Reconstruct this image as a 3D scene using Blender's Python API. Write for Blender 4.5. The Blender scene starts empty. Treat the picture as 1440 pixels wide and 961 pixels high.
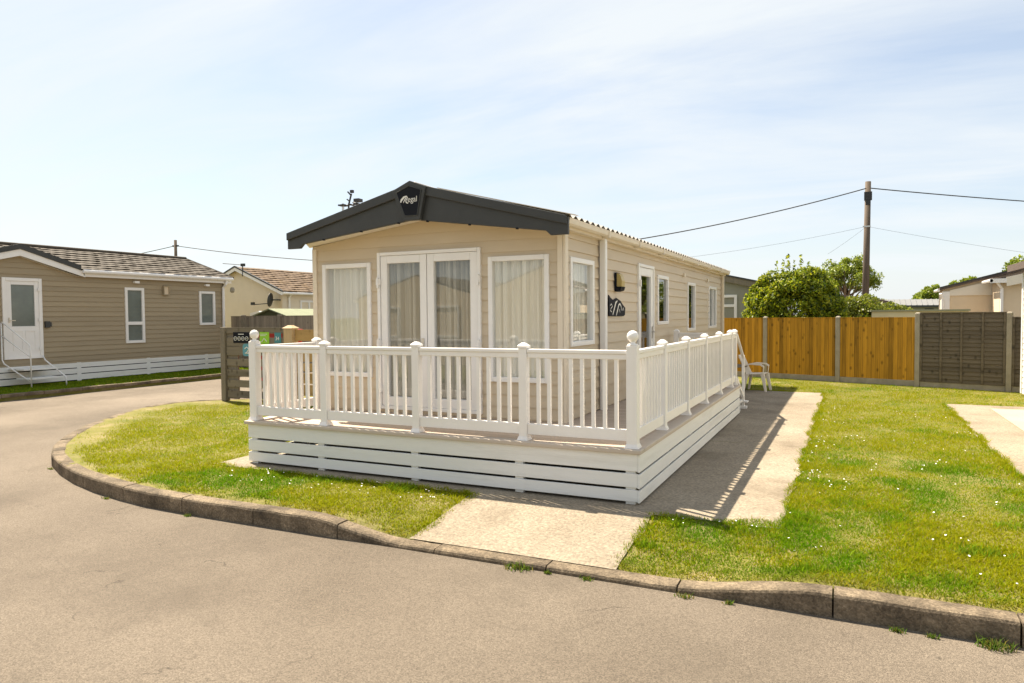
import bpy, bmesh, math, random
import numpy as np
from mathutils import Vector, Matrix, noise as mnoise
random.seed(7); rng = np.random.default_rng(7)
SC = bpy.context.scene
COL = SC.collection
PI = math.pi

# ------------------------------------------------------------------ materials
def nodes_of(name):
    m = bpy.data.materials.new(name); m.use_nodes = True
    nt = m.node_tree; return m, nt, nt.nodes, nt.links, nt.nodes['Principled BSDF']

def mat(name, col, rough=0.6, var=0.12, scale=3.0, bump=0.0, bscale=60.0, dirt=0.0, dirtcol=(0.2, 0.17, 0.12),
        stretch=(1, 1, 1), spec=0.4, metal=0.0, fine=0.0, finescale=150.0, dirtscale=1.3):
    m, nt, N, L, b = nodes_of(name)
    tc = N.new('ShaderNodeTexCoord'); mp = N.new('ShaderNodeMapping'); mp.inputs['Scale'].default_value = stretch
    L.new(tc.outputs['Object'], mp.inputs['Vector'])
    n1 = N.new('ShaderNodeTexNoise'); n1.inputs['Scale'].default_value = scale; n1.inputs['Detail'].default_value = 6
    n1.inputs['Roughness'].default_value = 0.65
    L.new(mp.outputs['Vector'], n1.inputs['Vector'])
    cr = N.new('ShaderNodeValToRGB'); e = cr.color_ramp.elements
    e[0].position = 0.25; e[1].position = 0.75
    e[0].color = (*[c * (1 - var) for c in col], 1); e[1].color = (*[min(1, c * (1 + var)) for c in col], 1)
    L.new(n1.outputs['Fac'], cr.inputs['Fac']); out = cr.outputs['Color']
    if fine:
        n3 = N.new('ShaderNodeTexNoise'); n3.inputs['Scale'].default_value = finescale; n3.inputs['Detail'].default_value = 3
        L.new(tc.outputs['Object'], n3.inputs['Vector'])
        mr = N.new('ShaderNodeMapRange'); mr.inputs['From Min'].default_value = .3; mr.inputs['From Max'].default_value = .7
        mr.inputs['To Min'].default_value = 1 - fine; mr.inputs['To Max'].default_value = 1 + fine
        L.new(n3.outputs['Fac'], mr.inputs['Value'])
        mm = N.new('ShaderNodeVectorMath'); mm.operation = 'SCALE'
        L.new(out, mm.inputs[0]); L.new(mr.outputs['Result'], mm.inputs['Scale']); out = mm.outputs['Vector']
    if dirt:
        n2 = N.new('ShaderNodeTexNoise'); n2.inputs['Scale'].default_value = dirtscale; n2.inputs['Detail'].default_value = 8
        n2.inputs['Roughness'].default_value = 0.7
        L.new(mp.outputs['Vector'], n2.inputs['Vector'])
        r2 = N.new('ShaderNodeMapRange'); r2.inputs['From Min'].default_value = .5; r2.inputs['From Max'].default_value = .75
        r2.inputs['To Max'].default_value = dirt
        L.new(n2.outputs['Fac'], r2.inputs['Value'])
        mx = N.new('ShaderNodeMix'); mx.data_type = 'RGBA'; mx.inputs['B'].default_value = (*dirtcol, 1)
        L.new(r2.outputs['Result'], mx.inputs['Factor']); L.new(out, mx.inputs['A']); out = mx.outputs['Result']
    L.new(out, b.inputs['Base Color'])
    b.inputs['Roughness'].default_value = rough; b.inputs['Specular IOR Level'].default_value = spec
    b.inputs['Metallic'].default_value = metal
    if bump:
        nb = N.new('ShaderNodeTexNoise'); nb.inputs['Scale'].default_value = bscale; nb.inputs['Detail'].default_value = 5
        L.new(mp.outputs['Vector'], nb.inputs['Vector'])
        bp = N.new('ShaderNodeBump'); bp.inputs['Strength'].default_value = bump; bp.inputs['Distance'].default_value = 0.01
        L.new(nb.outputs['Fac'], bp.inputs['Height']); L.new(bp.outputs['Normal'], b.inputs['Normal'])
    return m

def glass(name, tint=(0.96, 0.97, 0.96), ior=.13):
    m, nt, N, L, b = nodes_of(name); N.remove(b)
    o = N['Material Output']
    t = N.new('ShaderNodeBsdfTransparent'); t.inputs['Color'].default_value = (*tint, 1)
    g = N.new('ShaderNodeBsdfGlossy'); g.inputs['Roughness'].default_value = 0.005
    ge = N.new('ShaderNodeNewGeometry'); dt = N.new('ShaderNodeVectorMath'); dt.operation = 'DOT_PRODUCT'
    L.new(ge.outputs['Normal'], dt.inputs[0]); L.new(ge.outputs['Incoming'], dt.inputs[1])
    ab = N.new('ShaderNodeMath'); ab.operation = 'ABSOLUTE'; L.new(dt.outputs['Value'], ab.inputs[0])
    om = N.new('ShaderNodeMath'); om.operation = 'SUBTRACT'; om.inputs[0].default_value = 1; L.new(ab.outputs[0], om.inputs[1])
    pw = N.new('ShaderNodeMath'); pw.operation = 'POWER'; pw.inputs[1].default_value = 4.0; L.new(om.outputs[0], pw.inputs[0])
    f = N.new('ShaderNodeMapRange'); f.inputs['To Min'].default_value = ior; f.inputs['To Max'].default_value = 1.0; L.new(pw.outputs[0], f.inputs['Value'])
    nz = N.new('ShaderNodeTexNoise'); nz.inputs['Scale'].default_value = 1.6
    tc = N.new('ShaderNodeTexCoord'); L.new(tc.outputs['Object'], nz.inputs['Vector'])
    bp = N.new('ShaderNodeBump'); bp.inputs['Strength'].default_value = 0.05; bp.inputs['Distance'].default_value = 0.02
    L.new(nz.outputs['Fac'], bp.inputs['Height']); L.new(bp.outputs['Normal'], g.inputs['Normal'])
    mx = N.new('ShaderNodeMixShader'); L.new(f.outputs['Result'], mx.inputs['Fac'])
    L.new(t.outputs[0], mx.inputs[1]); L.new(g.outputs[0], mx.inputs[2]); L.new(mx.outputs[0], o.inputs['Surface'])
    return m

def leafmat(name, trans=0.35, rough=0.45, tcol=1.4, spec=.3):
    m, nt, N, L, b = nodes_of(name)
    o = N['Material Output']
    at = N.new('ShaderNodeAttribute'); at.attribute_name = 'tone'
    L.new(at.outputs['Color'], b.inputs['Base Color']); b.inputs['Roughness'].default_value = rough
    b.inputs['Specular IOR Level'].default_value = spec
    tr = N.new('ShaderNodeBsdfTranslucent')
    vm = N.new('ShaderNodeVectorMath'); vm.operation = 'MULTIPLY'; vm.inputs[1].default_value = (tcol, tcol, tcol * .5)
    L.new(at.outputs['Color'], vm.inputs[0]); L.new(vm.outputs['Vector'], tr.inputs['Color'])
    mx = N.new('ShaderNodeMixShader'); mx.inputs['Fac'].default_value = trans
    L.new(b.outputs[0], mx.inputs[1]); L.new(tr.outputs[0], mx.inputs[2]); L.new(mx.outputs[0], o.inputs['Surface'])
    return m

def boards_mat(name, col, axis, width, var=0.25, grain=(1, 1, 1), rough=0.75, knots=0.0, gap=0.03, gapcol=0.25, along='z'):
    """timber: a tone per board (along axis), grain streaks and knots"""
    m, nt, N, L, b = nodes_of(name)
    tc = N.new('ShaderNodeTexCoord'); sp = N.new('ShaderNodeSeparateXYZ'); L.new(tc.outputs['Object'], sp.inputs[0])
    d = N.new('ShaderNodeMath'); d.operation = 'DIVIDE'; d.inputs[1].default_value = width; L.new(sp.outputs[axis], d.inputs[0])
    fl = N.new('ShaderNodeMath'); fl.operation = 'FLOOR'; L.new(d.outputs[0], fl.inputs[0])
    wn = N.new('ShaderNodeTexWhiteNoise'); wn.noise_dimensions = '1D'; L.new(fl.outputs[0], wn.inputs['W'])
    mp = N.new('ShaderNodeMapping'); mp.inputs['Scale'].default_value = grain; L.new(tc.outputs['Object'], mp.inputs['Vector'])
    off = N.new('ShaderNodeVectorMath'); off.operation = 'ADD'; L.new(mp.outputs['Vector'], off.inputs[0])
    sc = N.new('ShaderNodeVectorMath'); sc.operation = 'SCALE'; sc.inputs['Scale'].default_value = 9.0
    L.new(wn.outputs['Color'], sc.inputs[0]); L.new(sc.outputs[0], off.inputs[1])
    n = N.new('ShaderNodeTexNoise'); n.inputs['Scale'].default_value = 2.0; n.inputs['Detail'].default_value = 7; n.inputs['Distortion'].default_value = .6
    L.new(off.outputs[0], n.inputs['Vector'])
    s1 = N.new('ShaderNodeMath'); s1.operation = 'ADD'; L.new(wn.outputs['Value'], s1.inputs[0])
    s2 = N.new('ShaderNodeMath'); s2.operation = 'MULTIPLY'; s2.inputs[1].default_value = 1.6; L.new(n.outputs['Fac'], s2.inputs[0])
    L.new(s2.outputs[0], s1.inputs[1])
    mr = N.new('ShaderNodeMapRange'); mr.inputs['From Min'].default_value = .5; mr.inputs['From Max'].default_value = 2.1
    mr.inputs['To Min'].default_value = 1 - var; mr.inputs['To Max'].default_value = 1 + var; L.new(s1.outputs[0], mr.inputs['Value'])
    last = mr.outputs['Result']
    if knots:
        vo = N.new('ShaderNodeTexVoronoi'); vo.inputs['Scale'].default_value = 5.0
        mk = N.new('ShaderNodeMapping'); mk.inputs['Scale'].default_value = (1.3, 1.3, .8); L.new(tc.outputs['Object'], mk.inputs['Vector'])
        L.new(mk.outputs['Vector'], vo.inputs['Vector'])
        kr = N.new('ShaderNodeMapRange'); kr.inputs['From Min'].default_value = .06; kr.inputs['From Max'].default_value = .26
        kr.inputs['To Min'].default_value = 1 - knots; kr.inputs['To Max'].default_value = 1.0; L.new(vo.outputs['Distance'], kr.inputs['Value'])
        mk2 = N.new('ShaderNodeMath'); mk2.operation = 'MULTIPLY'; L.new(last, mk2.inputs[0]); L.new(kr.outputs['Result'], mk2.inputs[1]); last = mk2.outputs[0]
    if gap:
        fr = N.new('ShaderNodeMath'); fr.operation = 'FRACT'; L.new(d.outputs[0], fr.inputs[0])
        lt = N.new('ShaderNodeMath'); lt.operation = 'LESS_THAN'; lt.inputs[1].default_value = gap; L.new(fr.outputs[0], lt.inputs[0])
        g2 = N.new('ShaderNodeMapRange'); g2.inputs['To Min'].default_value = 1; g2.inputs['To Max'].default_value = gapcol; L.new(lt.outputs[0], g2.inputs['Value'])
        m3 = N.new('ShaderNodeMath'); m3.operation = 'MULTIPLY'; L.new(last, m3.inputs[0]); L.new(g2.outputs['Result'], m3.inputs[1]); last = m3.outputs[0]
    vs = N.new('ShaderNodeVectorMath'); vs.operation = 'SCALE'; vs.inputs[0].default_value = col; L.new(last, vs.inputs['Scale'])
    L.new(vs.outputs[0], b.inputs['Base Color']); b.inputs['Roughness'].default_value = rough; b.inputs['Specular IOR Level'].default_value = .25
    bp = N.new('ShaderNodeBump'); bp.inputs['Strength'].default_value = .25; bp.inputs['Distance'].default_value = .004
    L.new(n.outputs['Fac'], bp.inputs['Height']); L.new(bp.outputs['Normal'], b.inputs['Normal'])
    return m

M = {}
M['upvc'] = mat('white_upvc', (.80, .775, .74), .35, .03, 2, dirt=.10, dirtcol=(.5, .45, .36))
M['rail'] = mat('white_vinyl', (.84, .805, .76), .4, .04, 2, dirt=.16, dirtcol=(.5, .45, .36))
M['skirt'] = mat('white_painted_board', (.78, .77, .73), .6, .07, 1.2, bump=.2, bscale=30, dirt=.4, dirtcol=(.42, .40, .32), stretch=(.5, .5, 5))
M['clad'] = mat('beige_cladding', (.56, .465, .335), .5, .06, 1.5, bump=.05, bscale=20, dirt=.12, dirtcol=(.38, .28, .17), stretch=(.5, .5, 3))
M['trim'] = mat('beige_trim', (.70, .61, .48), .45, .05, 2)
M['soffit'] = mat('cream_soffit', (.72, .66, .55), .5, .05, 2)
M['dark'] = mat('charcoal_plastic', (.040, .041, .039), .5, .15, 2, bump=.08, bscale=80, dirt=.25, dirtcol=(.09, .085, .075))
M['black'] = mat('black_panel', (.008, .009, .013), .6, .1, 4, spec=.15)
M['letter'] = mat('pale_lettering', (.72, .70, .64), .4, .03)
M['pane'] = glass('window_glass')
M['paned'] = glass('tinted_glass', (.55, .6, .58), .2)
M['curtain'] = mat('net_curtain', (.78, .75, .67), .9, .06, 6, stretch=(6, 6, .4))
M['greycurtain'] = mat('grey_curtain', (.46, .445, .395), .9, .08, 6, stretch=(6, 6, .4))
M['frosted'] = mat('frosted_glass', (.15, .17, .15), .12, .2, 1.5, spec=.6)
M['interior'] = mat('dim_interior', (.16, .14, .11), .9, .1)
M['metal'] = mat('brushed_metal', (.55, .53, .5), .3, .05, metal=.9)
M['roofsheet'] = mat('grey_roof_sheet', (.36, .33, .29), .6, .15, 4, dirt=.4, dirtcol=(.15, .12, .09))
M['deckfloor'] = boards_mat('taupe_deck_board', (.45, .36, .28), 'Y', .14, .12, (1, 12, 12), .7, gap=.04)
M['nosing'] = mat('taupe_deck_edge', (.52, .44, .355), .7, .08, 2, stretch=(.4, 3, 3))
M['browncl'] = boards_mat('brown_shiplap', (.34, .275, .18), 'Z', .145, .10, (1, .6, 6), .7, gap=0)
M['tile'] = mat('concrete_roof_tile', (.068, .054, .038), .85, .3, 7, bump=.3, bscale=60, dirt=.25, dirtcol=(.13, .105, .075), dirtscale=5)
M['mosstile'] = mat('mossy_roof_tile', (.13, .085, .05), .9, .4, 6, bump=.3, bscale=50, dirt=.7, dirtcol=(.20, .12, .035), dirtscale=2.2)
M['cream'] = mat('cream_render', (.66, .54, .38), .85, .05, 2, bump=.2, bscale=120, dirt=.1, dirtcol=(.45, .36, .25))
M['palecream'] = mat('pale_cream_render', (.72, .62, .475), .85, .05, 2, bump=.2, bscale=120, dirt=.1, dirtcol=(.5, .42, .3))
M['greywall'] = mat('sage_grey_wall', (.27, .265, .21), .8, .05, 2)
M['weather'] = boards_mat('weathered_plank', (.24, .20, .15), 'X', .12, .35, (9, 9, .8), .9, knots=.3)
M['slat'] = boards_mat('weathered_slat', (.19, .16, .115), 'Z', .13, .25, (.8, 9, 9), .9, knots=.5, gap=0)
M['post_old'] = mat('grey_timber_post', (.20, .17, .125), .9, .2, 3, stretch=(8, 8, .7), bump=.3, bscale=30)
M['post_new'] = mat('pale_timber_post', (.48, .35, .20), .8, .15, 3, stretch=(8, 8, .7), bump=.2, bscale=30)
M['newslat'] = boards_mat('golden_slat', (.42, .27, .11), 'Z', .13, .2, (.8, 9, 9), .85, knots=.3, gap=0)
M['gold'] = boards_mat('golden_treated_plank', (.41, .208, .018), 'X', .102, .52, (14, 14, .9), .75, knots=.6, gap=.07, gapcol=.35)
M['lap'] = boards_mat('grey_lap_board', (.128, .104, .072), 'Z', .105, .25, (1.2, 6, 10), .9, knots=.55, gap=0)
M['conc'] = mat('post_concrete', (.33, .29, .22), .9, .2, 4, bump=.3, bscale=90, dirt=.5, dirtcol=(.16, .15, .09), dirtscale=3)
M['pole'] = mat('creosoted_pole', (.115, .085, .06), .85, .3, 3, stretch=(9, 9, .5), bump=.3, bscale=30)
M['cable'] = mat('black_cable', (.03, .03, .032), .6, .1)
M['shedroof'] = mat('green_felt_roof', (.22, .235, .145), .9, .15, 4, dirt=.3, dirtcol=(.16, .19, .09))
M['shedwall'] = mat('dark_green_boards', (.06, .065, .03), .85, .2, 4, stretch=(1, 1, 6))
M['plast'] = mat('white_plastic', (.72, .66, .57), .4, .06, 4, dirt=.2, dirtcol=(.45, .38, .28))
M['red'] = mat('red_paint', (.50, .03, .02), .4, .1)
M['green'] = mat('lime_sign', (.28, .56, .03), .5, .05)
M['teal'] = mat('teal_sign', (.06, .22, .25), .5, .08)
M['blue'] = mat('blue_sign', (.11, .30, .36), .5, .08)
M['whitesign'] = mat('white_symbol', (.75, .74, .70), .5, .03)
M['lampglass'] = mat('amber_lamp_lens', (.46, .35, .13), .35, .06, 8)
M['greytrim'] = mat('brown_grey_verge', (.11, .08, .063), .6, .1)
M['ribroof'] = mat('pale_ribbed_roof', (.22, .22, .215), .6, .1, 3)
M['flatcream'] = mat('pale_fascia', (.66, .57, .36), .6, .05)
M['olive'] = mat('olive_felt', (.30, .29, .19), .8, .1)
M['bark'] = mat('bark', (.16, .115, .075), .9, .3, 4, stretch=(6, 6, 1), bump=.5, bscale=30)
M['palebark'] = mat('pale_bark', (.34, .25, .16), .9, .25, 4, stretch=(6, 6, 1))
M['leaf'] = leafmat('leaf')
M['grass'] = leafmat('grass_blade', .42, .8, 1.25, .04)
M['petal'] = mat('daisy_petal', (.82, .82, .78), .6, .02)

# ------------------------------------------------------------------ mesh builder
class MB:
    def __init__(s): s.v = []; s.f = []
    def add(s, vs, fs):
        o = len(s.v); s.v += [tuple(p) for p in vs]; s.f += [[i + o for i in f] for f in fs]; return s
    def box(s, x0, x1, y0, y1, z0, z1):
        v = [(x, y, z) for z in (z0, z1) for y in (y0, y1) for x in (x0, x1)]
        return s.add(v, [(0, 2, 3, 1), (4, 5, 7, 6), (0, 1, 5, 4), (2, 6, 7, 3), (0, 4, 6, 2), (1, 3, 7, 5)])
    def hexa(s, b, t):                      # bottom ring and top ring of 4 points (counter-clockwise from above)
        return s.add(list(b) + list(t), [(3, 2, 1, 0), (4, 5, 6, 7), (0, 1, 5, 4), (1, 2, 6, 5), (2, 3, 7, 6), (3, 0, 4, 7)])
    def prism(s, poly, d):                  # poly: list of 3D points, extruded by vector d
        n = len(poly); d = Vector(d)
        v = [Vector(p) for p in poly] + [Vector(p) + d for p in poly]
        return s.add(v, [list(range(n))[::-1], list(range(n, 2 * n))] + [(i, (i + 1) % n, n + (i + 1) % n, n + i) for i in range(n)])
    def tube(s, pts, r, n=8, cap=True):
        pts = [Vector(p) for p in pts]; rs = r if isinstance(r, (list, tuple)) else [r] * len(pts)
        v = []; up = None
        for i, p in enumerate(pts):
            t = (pts[min(i + 1, len(pts) - 1)] - pts[max(i - 1, 0)]).normalized()
            a = t.orthogonal().normalized() if up is None else (up - t * up.dot(t)).normalized()
            up = a; c = t.cross(a)
            v += [p + (a * math.cos(2 * PI * k / n) + c * math.sin(2 * PI * k / n)) * rs[i] for k in range(n)]
        f = [(i * n + k, i * n + (k + 1) % n, (i + 1) * n + (k + 1) % n, (i + 1) * n + k) for i in range(len(pts) - 1) for k in range(n)]
        if cap: f += [list(range(n))[::-1], [(len(pts) - 1) * n + k for k in range(n)]]
        return s.add(v, f)
    def lathe(s, c, prof, n=16):            # prof: (r, z) from bottom to top
        c = Vector(c); v = []
        for r, z in prof: v += [c + Vector((r * math.cos(2 * PI * k / n), r * math.sin(2 * PI * k / n), z)) for k in range(n)]
        f = [(i * n + k, i * n + (k + 1) % n, (i + 1) * n + (k + 1) % n, (i + 1) * n + k) for i in range(len(prof) - 1) for k in range(n)]
        f += [list(range(n))[::-1], [(len(prof) - 1) * n + k for k in range(n)]]
        return s.add(v, f)
    def mesh(s, name, loc=(0, 0, 0), cut=None, weld=False):
        me = bpy.data.meshes.new(name)
        me.from_pydata([(p[0] - loc[0], p[1] - loc[1], p[2] - loc[2]) for p in s.v], [], s.f)
        bm = bmesh.new(); bm.from_mesh(me)
        if weld: bmesh.ops.remove_doubles(bm, verts=bm.verts, dist=1e-4)
        for co, no in (cut or []):
            bmesh.ops.bisect_plane(bm, geom=bm.verts[:] + bm.edges[:] + bm.faces[:], plane_co=Vector(co) - Vector(loc), plane_no=no, clear_outer=True)
        bmesh.ops.recalc_face_normals(bm, faces=bm.faces)
        bm.to_mesh(me); bm.free(); return me

def link(name, me, m, parent=None, smooth=False, bevel=0):
    if m: me.materials.append(m)
    o = bpy.data.objects.new(name, me); COL.objects.link(o)
    if parent: o.parent = parent
    if smooth:
        me.shade_smooth()
    if bevel:
        b = o.modifiers.new('bevel', 'BEVEL'); b.width = bevel; b.segments = 2; b.limit_method = 'ANGLE'
    return o

class Thing:
    def __init__(s, name, label, cat, loc=(0, 0, 0), group=None):
        s.loc = loc; o = bpy.data.objects.new(name, None); COL.objects.link(o); o.location = loc
        o.empty_display_size = .2; o['label'] = label; o['category'] = cat
        if group: o['group'] = group
        s.o = o
    def part(s, name, mb, m, parent=None, label=None, cut=None, smooth=False, bevel=0, stuff=False):
        me = mb if isinstance(mb, bpy.types.Mesh) else mb.mesh(name, s.loc, cut)
        o = link(name, me, m, parent or s.o, smooth, bevel)
        if label: o['label'] = label
        if stuff: o['kind'] = 'stuff'
        return o

def solo(name, mb, m, label, cat, loc=(0, 0, 0), group=None, kind=None, smooth=False, bevel=0):
    me = mb if isinstance(mb, bpy.types.Mesh) else mb.mesh(name, loc)
    o = link(name, me, m, None, smooth, bevel); o.location = loc
    if label: o['label'] = label
    if cat: o['category'] = cat
    if group: o['group'] = group
    if kind: o['kind'] = kind
    return o

def struct(name, mb, m, kind='structure'):
    return solo(name, mb, m, None, None, kind=kind)

# wall frames: u along the wall, v up, w outward
def T_front(Y): return lambda u, v, w: (u, Y - w, v)          # faces -Y
def T_side(X): return lambda u, v, w: (X + w, u, v)           # faces +X
def T_left(X): return lambda u, v, w: (X - w, u, v)           # faces -X
def ubox(mb, T, u0, u1, v0, v1, w0, w1):
    mb.add([T(u, v, w) for w in (w0, w1) for v in (v0, v1) for u in (u0, u1)],
           [(0, 2, 3, 1), (4, 5, 7, 6), (0, 1, 5, 4), (2, 6, 7, 3), (0, 4, 6, 2), (1, 3, 7, 5)]); return mb
def upane(T, u0, u1, v0, v1, w=-.008):
    return MB().add([T(u0, v0, w), T(u1, v0, w), T(u1, v1, w), T(u0, v1, w)], [(0, 1, 2, 3)])
def uframe(mb, T, u0, u1, v0, v1, t, w0, w1, tb=None):
    tb = tb or t
    ubox(mb, T, u0, u0 + t, v0, v1, w0, w1); ubox(mb, T, u1 - t, u1, v0, v1, w0, w1)
    ubox(mb, T, u0 + t, u1 - t, v1 - t, v1, w0, w1); ubox(mb, T, u0 + t, u1 - t, v0, v0 + tb, w0, w1); return mb

def cladding(T, u0, u1, v0, v1, openings=(), pitch=.145, depth=.014, groove=0):
    """lapped horizontal boards with openings left out"""
    mb = MB(); r = v0
    while r < v1 - 1e-6:
        top = min(r + pitch, v1); cuts = sorted({r, top} | {v for o in openings for v in (o[2], o[3]) if r < v < top})
        for a, b in zip(cuts[:-1], cuts[1:]):
            us = [u0]; mid = (a + b) / 2
            for o in sorted(openings):
                if o[2] < mid < o[3]: us += [o[0], o[1]]
            us.append(u1)
            for i in range(0, len(us), 2):
                if us[i + 1] - us[i] < 1e-4: continue
                wa = depth * (1 - (a - r) / pitch); wb = depth * (1 - (b - r) / pitch)
                mb.add([T(us[i], a, wa), T(us[i + 1], a, wa), T(us[i + 1], b, wb), T(us[i], b, wb)], [(0, 1, 2, 3)])
                if a == r: mb.add([T(us[i], a, wa), T(us[i + 1], a, wa), T(us[i + 1], a, 0), T(us[i], a, 0)], [(0, 1, 2, 3)])
        r = top
    return mb

def curtain_mb(T, u0, u1, v0, v1, w, amp=.02, period=.11, seed=0, flare=0.0):
    mb = MB(); n = max(8, int((u1 - u0) / .012)); rr = random.Random(seed); ph = rr.random() * 6
    rows = [v0, v0 + (v1 - v0) * .5, v1]; v = []
    for j, z in enumerate(rows):
        for i in range(n + 1):
            u = u0 + (u1 - u0) * i / n
            d = amp * math.sin(2 * PI * u / period + ph + 1.3 * math.sin(u * 5 + seed)) + .5 * amp * math.sin(2 * PI * u / period * 2.3 + j * .3)
            v.append(T(u, z, w + d))
    f = [(j * (n + 1) + i, j * (n + 1) + i + 1, (j + 1) * (n + 1) + i + 1, (j + 1) * (n + 1) + i) for j in range(2) for i in range(n)]
    return mb.add(v, f)

# ------------------------------------------------------------------ camera
H = 1.8
f_, yaw, pit, rol = 995.70, -0.444754, -0.0364491, -0.00829475
cy, sy, cp, sp, cr_, sr_ = math.cos(yaw), math.sin(yaw), math.cos(pit), math.sin(pit), math.cos(rol), math.sin(rol)
fw = Vector((sy * cp, cy * cp, sp)); r0 = Vector((cy, -sy, 0)); u0_ = r0.cross(fw)
rt = r0 * cr_ + u0_ * sr_; up = r0 * -sr_ + u0_ * cr_
cam = bpy.data.cameras.new('camera'); co = bpy.data.objects.new('camera', cam); COL.objects.link(co)
mw = Matrix((rt, up, -fw)).transposed().to_4x4(); mw.translation = (0, 0, H); co.matrix_world = mw
cam.sensor_width = 36; cam.lens = f_ / 1440 * 36; cam.clip_end = 3000; cam.clip_start = .05
SC.camera = co

# ------------------------------------------------------------------ light
SUN = Vector((-.59, .28, 1)).normalized()
sun = bpy.data.lights.new('sun', 'SUN'); sun.energy = 4.6; sun.angle = math.radians(.6); sun.color = (1, .885, .72)
so = bpy.data.objects.new('sun', sun); COL.objects.link(so); so.rotation_euler = SUN.to_track_quat('Z', 'Y').to_euler(); so.location = (0, 0, 30)
w = bpy.data.worlds.new('World'); SC.world = w; w.use_nodes = True
N = w.node_tree.nodes; L = w.node_tree.links; bg = N['Background']
sky = N.new('ShaderNodeTexSky'); sky.sky_type = 'NISHITA'; sky.sun_disc = False
sky.sun_elevation = math.asin(SUN.z); sky.sun_rotation = math.atan2(SUN.x, SUN.y)
sky.dust_density = 1.0; sky.ozone_density = 1.0
tc = N.new('ShaderNodeTexCoord'); sp3 = N.new('ShaderNodeSeparateXYZ'); L.new(tc.outputs['Generated'], sp3.inputs[0])
# project the view direction on a cloud layer
dv = N.new('ShaderNodeMath'); dv.operation = 'ADD'; dv.inputs[1].default_value = .16; L.new(sp3.outputs['Z'], dv.inputs[0])
vd = N.new('ShaderNodeVectorMath'); vd.operation = 'DIVIDE'; L.new(tc.outputs['Generated'], vd.inputs[0])
cb = N.new('ShaderNodeCombineXYZ')
for k in range(3): L.new(dv.outputs[0], cb.inputs[k])
L.new(cb.outputs[0], vd.inputs[1])
mp = N.new('ShaderNodeMapping'); mp.inputs['Scale'].default_value = (.55, 1.5, 0); mp.inputs['Rotation'].default_value = (0, 0, math.radians(-25)); mp.inputs['Location'].default_value = (.35, .6, 0)
L.new(vd.outputs[0], mp.inputs['Vector'])
cn = N.new('ShaderNodeTexNoise'); cn.inputs['Scale'].default_value = 1.1; cn.inputs['Detail'].default_value = 9; cn.inputs['Roughness'].default_value = .58; cn.inputs['Distortion'].default_value = .5
L.new(mp.outputs['Vector'], cn.inputs['Vector'])
cm = N.new('ShaderNodeMapRange'); cm.inputs['From Min'].default_value = .32; cm.inputs['From Max'].default_value = .66
cm.inputs['To Min'].default_value = .36; cm.inputs['To Max'].default_value = .95
L.new(cn.outputs['Fac'], cm.inputs['Value'])
hm = N.new('ShaderNodeMapRange'); hm.inputs['From Min'].default_value = .0; hm.inputs['From Max'].default_value = .28; hm.inputs['To Min'].default_value = .88; hm.inputs['To Max'].default_value = 0
L.new(sp3.outputs['Z'], hm.inputs['Value'])
hx = N.new('ShaderNodeMath'); hx.operation = 'MAXIMUM'; L.new(hm.outputs['Result'], hx.inputs[0]); L.new(cm.outputs['Result'], hx.inputs[1])
mx = N.new('ShaderNodeMix'); mx.data_type = 'RGBA'; L.new(hx.outputs[0], mx.inputs['Factor'])
SKYC = 3.42
mx.inputs['B'].default_value = (SKYC * .95, SKYC, SKYC * 1.03, 1); ss = N.new('ShaderNodeVectorMath'); ss.operation = 'SCALE'; ss.inputs['Scale'].default_value = .58; L.new(sky.outputs['Color'], ss.inputs[0]); L.new(ss.outputs[0], mx.inputs['A'])
L.new(mx.outputs['Result'], bg.inputs['Color']); bg.inputs['Strength'].default_value = .1

# ------------------------------------------------------------------ ground
def smooth(t): t = max(0, min(1, t)); return t * t * (3 - 2 * t)
DROP = -.118
def kz(x):
    if x < -4.45 or x > -.11: return 0.0
    if x < -3.4: return DROP * smooth((x + 4.45) / 1.05)
    if x > -1.2: return DROP * (1 - smooth((x + 1.2) / 1.09))
    return DROP
def hz(x, y): return kz(x) * max(0, min(1, (6.15 - y) / 1.05)) if y < 6.15 else 0.0
ROAD = -.16

KP = [(13, 4.93), (-6.0, 4.93), (-6.6, 4.95), (-7.1, 5.02), (-7.7, 5.13), (-8.35, 5.31), (-9.0, 5.55), (-9.65, 5.85), (-10.3, 6.28), (-10.98, 6.88),
      (-11.75, 7.72), (-12.45, 8.7), (-12.95, 9.65), (-13.12, 10.15), (-13.12, 10.6), (-12.95, 11.0), (-12.55, 11.35), (-12.0, 11.9), (-11.6, 12.8), (-11.5, 20), (-11.5, 45)]
def resample(P, step):
    out = [P[0]]; acc = 0
    for a, b in zip(P[:-1], P[1:]):
        d = math.dist(a, b); t = step - acc
        while t <= d: out.append((a[0] + (b[0] - a[0]) * t / d, a[1] + (b[1] - a[1]) * t / d)); t += step
        acc = (acc + d) % step
    return out
def offset(P, k, d):
    a = Vector((*P[max(k - 1, 0)], 0)); b = Vector((*P[min(k + 1, len(P) - 1)], 0)); t = (b - a).normalized()
    n = Vector((t.y, -t.x, 0)); return Vector((*P[k], 0)) + n * d          # inside of the kerb line
KS = resample(KP, .04); NK = len(KS)
KIN = [offset(KS, k, .165) for k in range(0, NK, 5)]
def inside(poly, x, y):
    c = False; n = len(poly); j = n - 1
    for i in range(n):
        xi, yi = poly[i][0], poly[i][1]; xj, yj = poly[j][0], poly[j][1]
        if (yi > y) != (yj > y) and x < (xj - xi) * (y - yi) / (yj - yi) + xi: c = not c
        j = i
    return c
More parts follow.
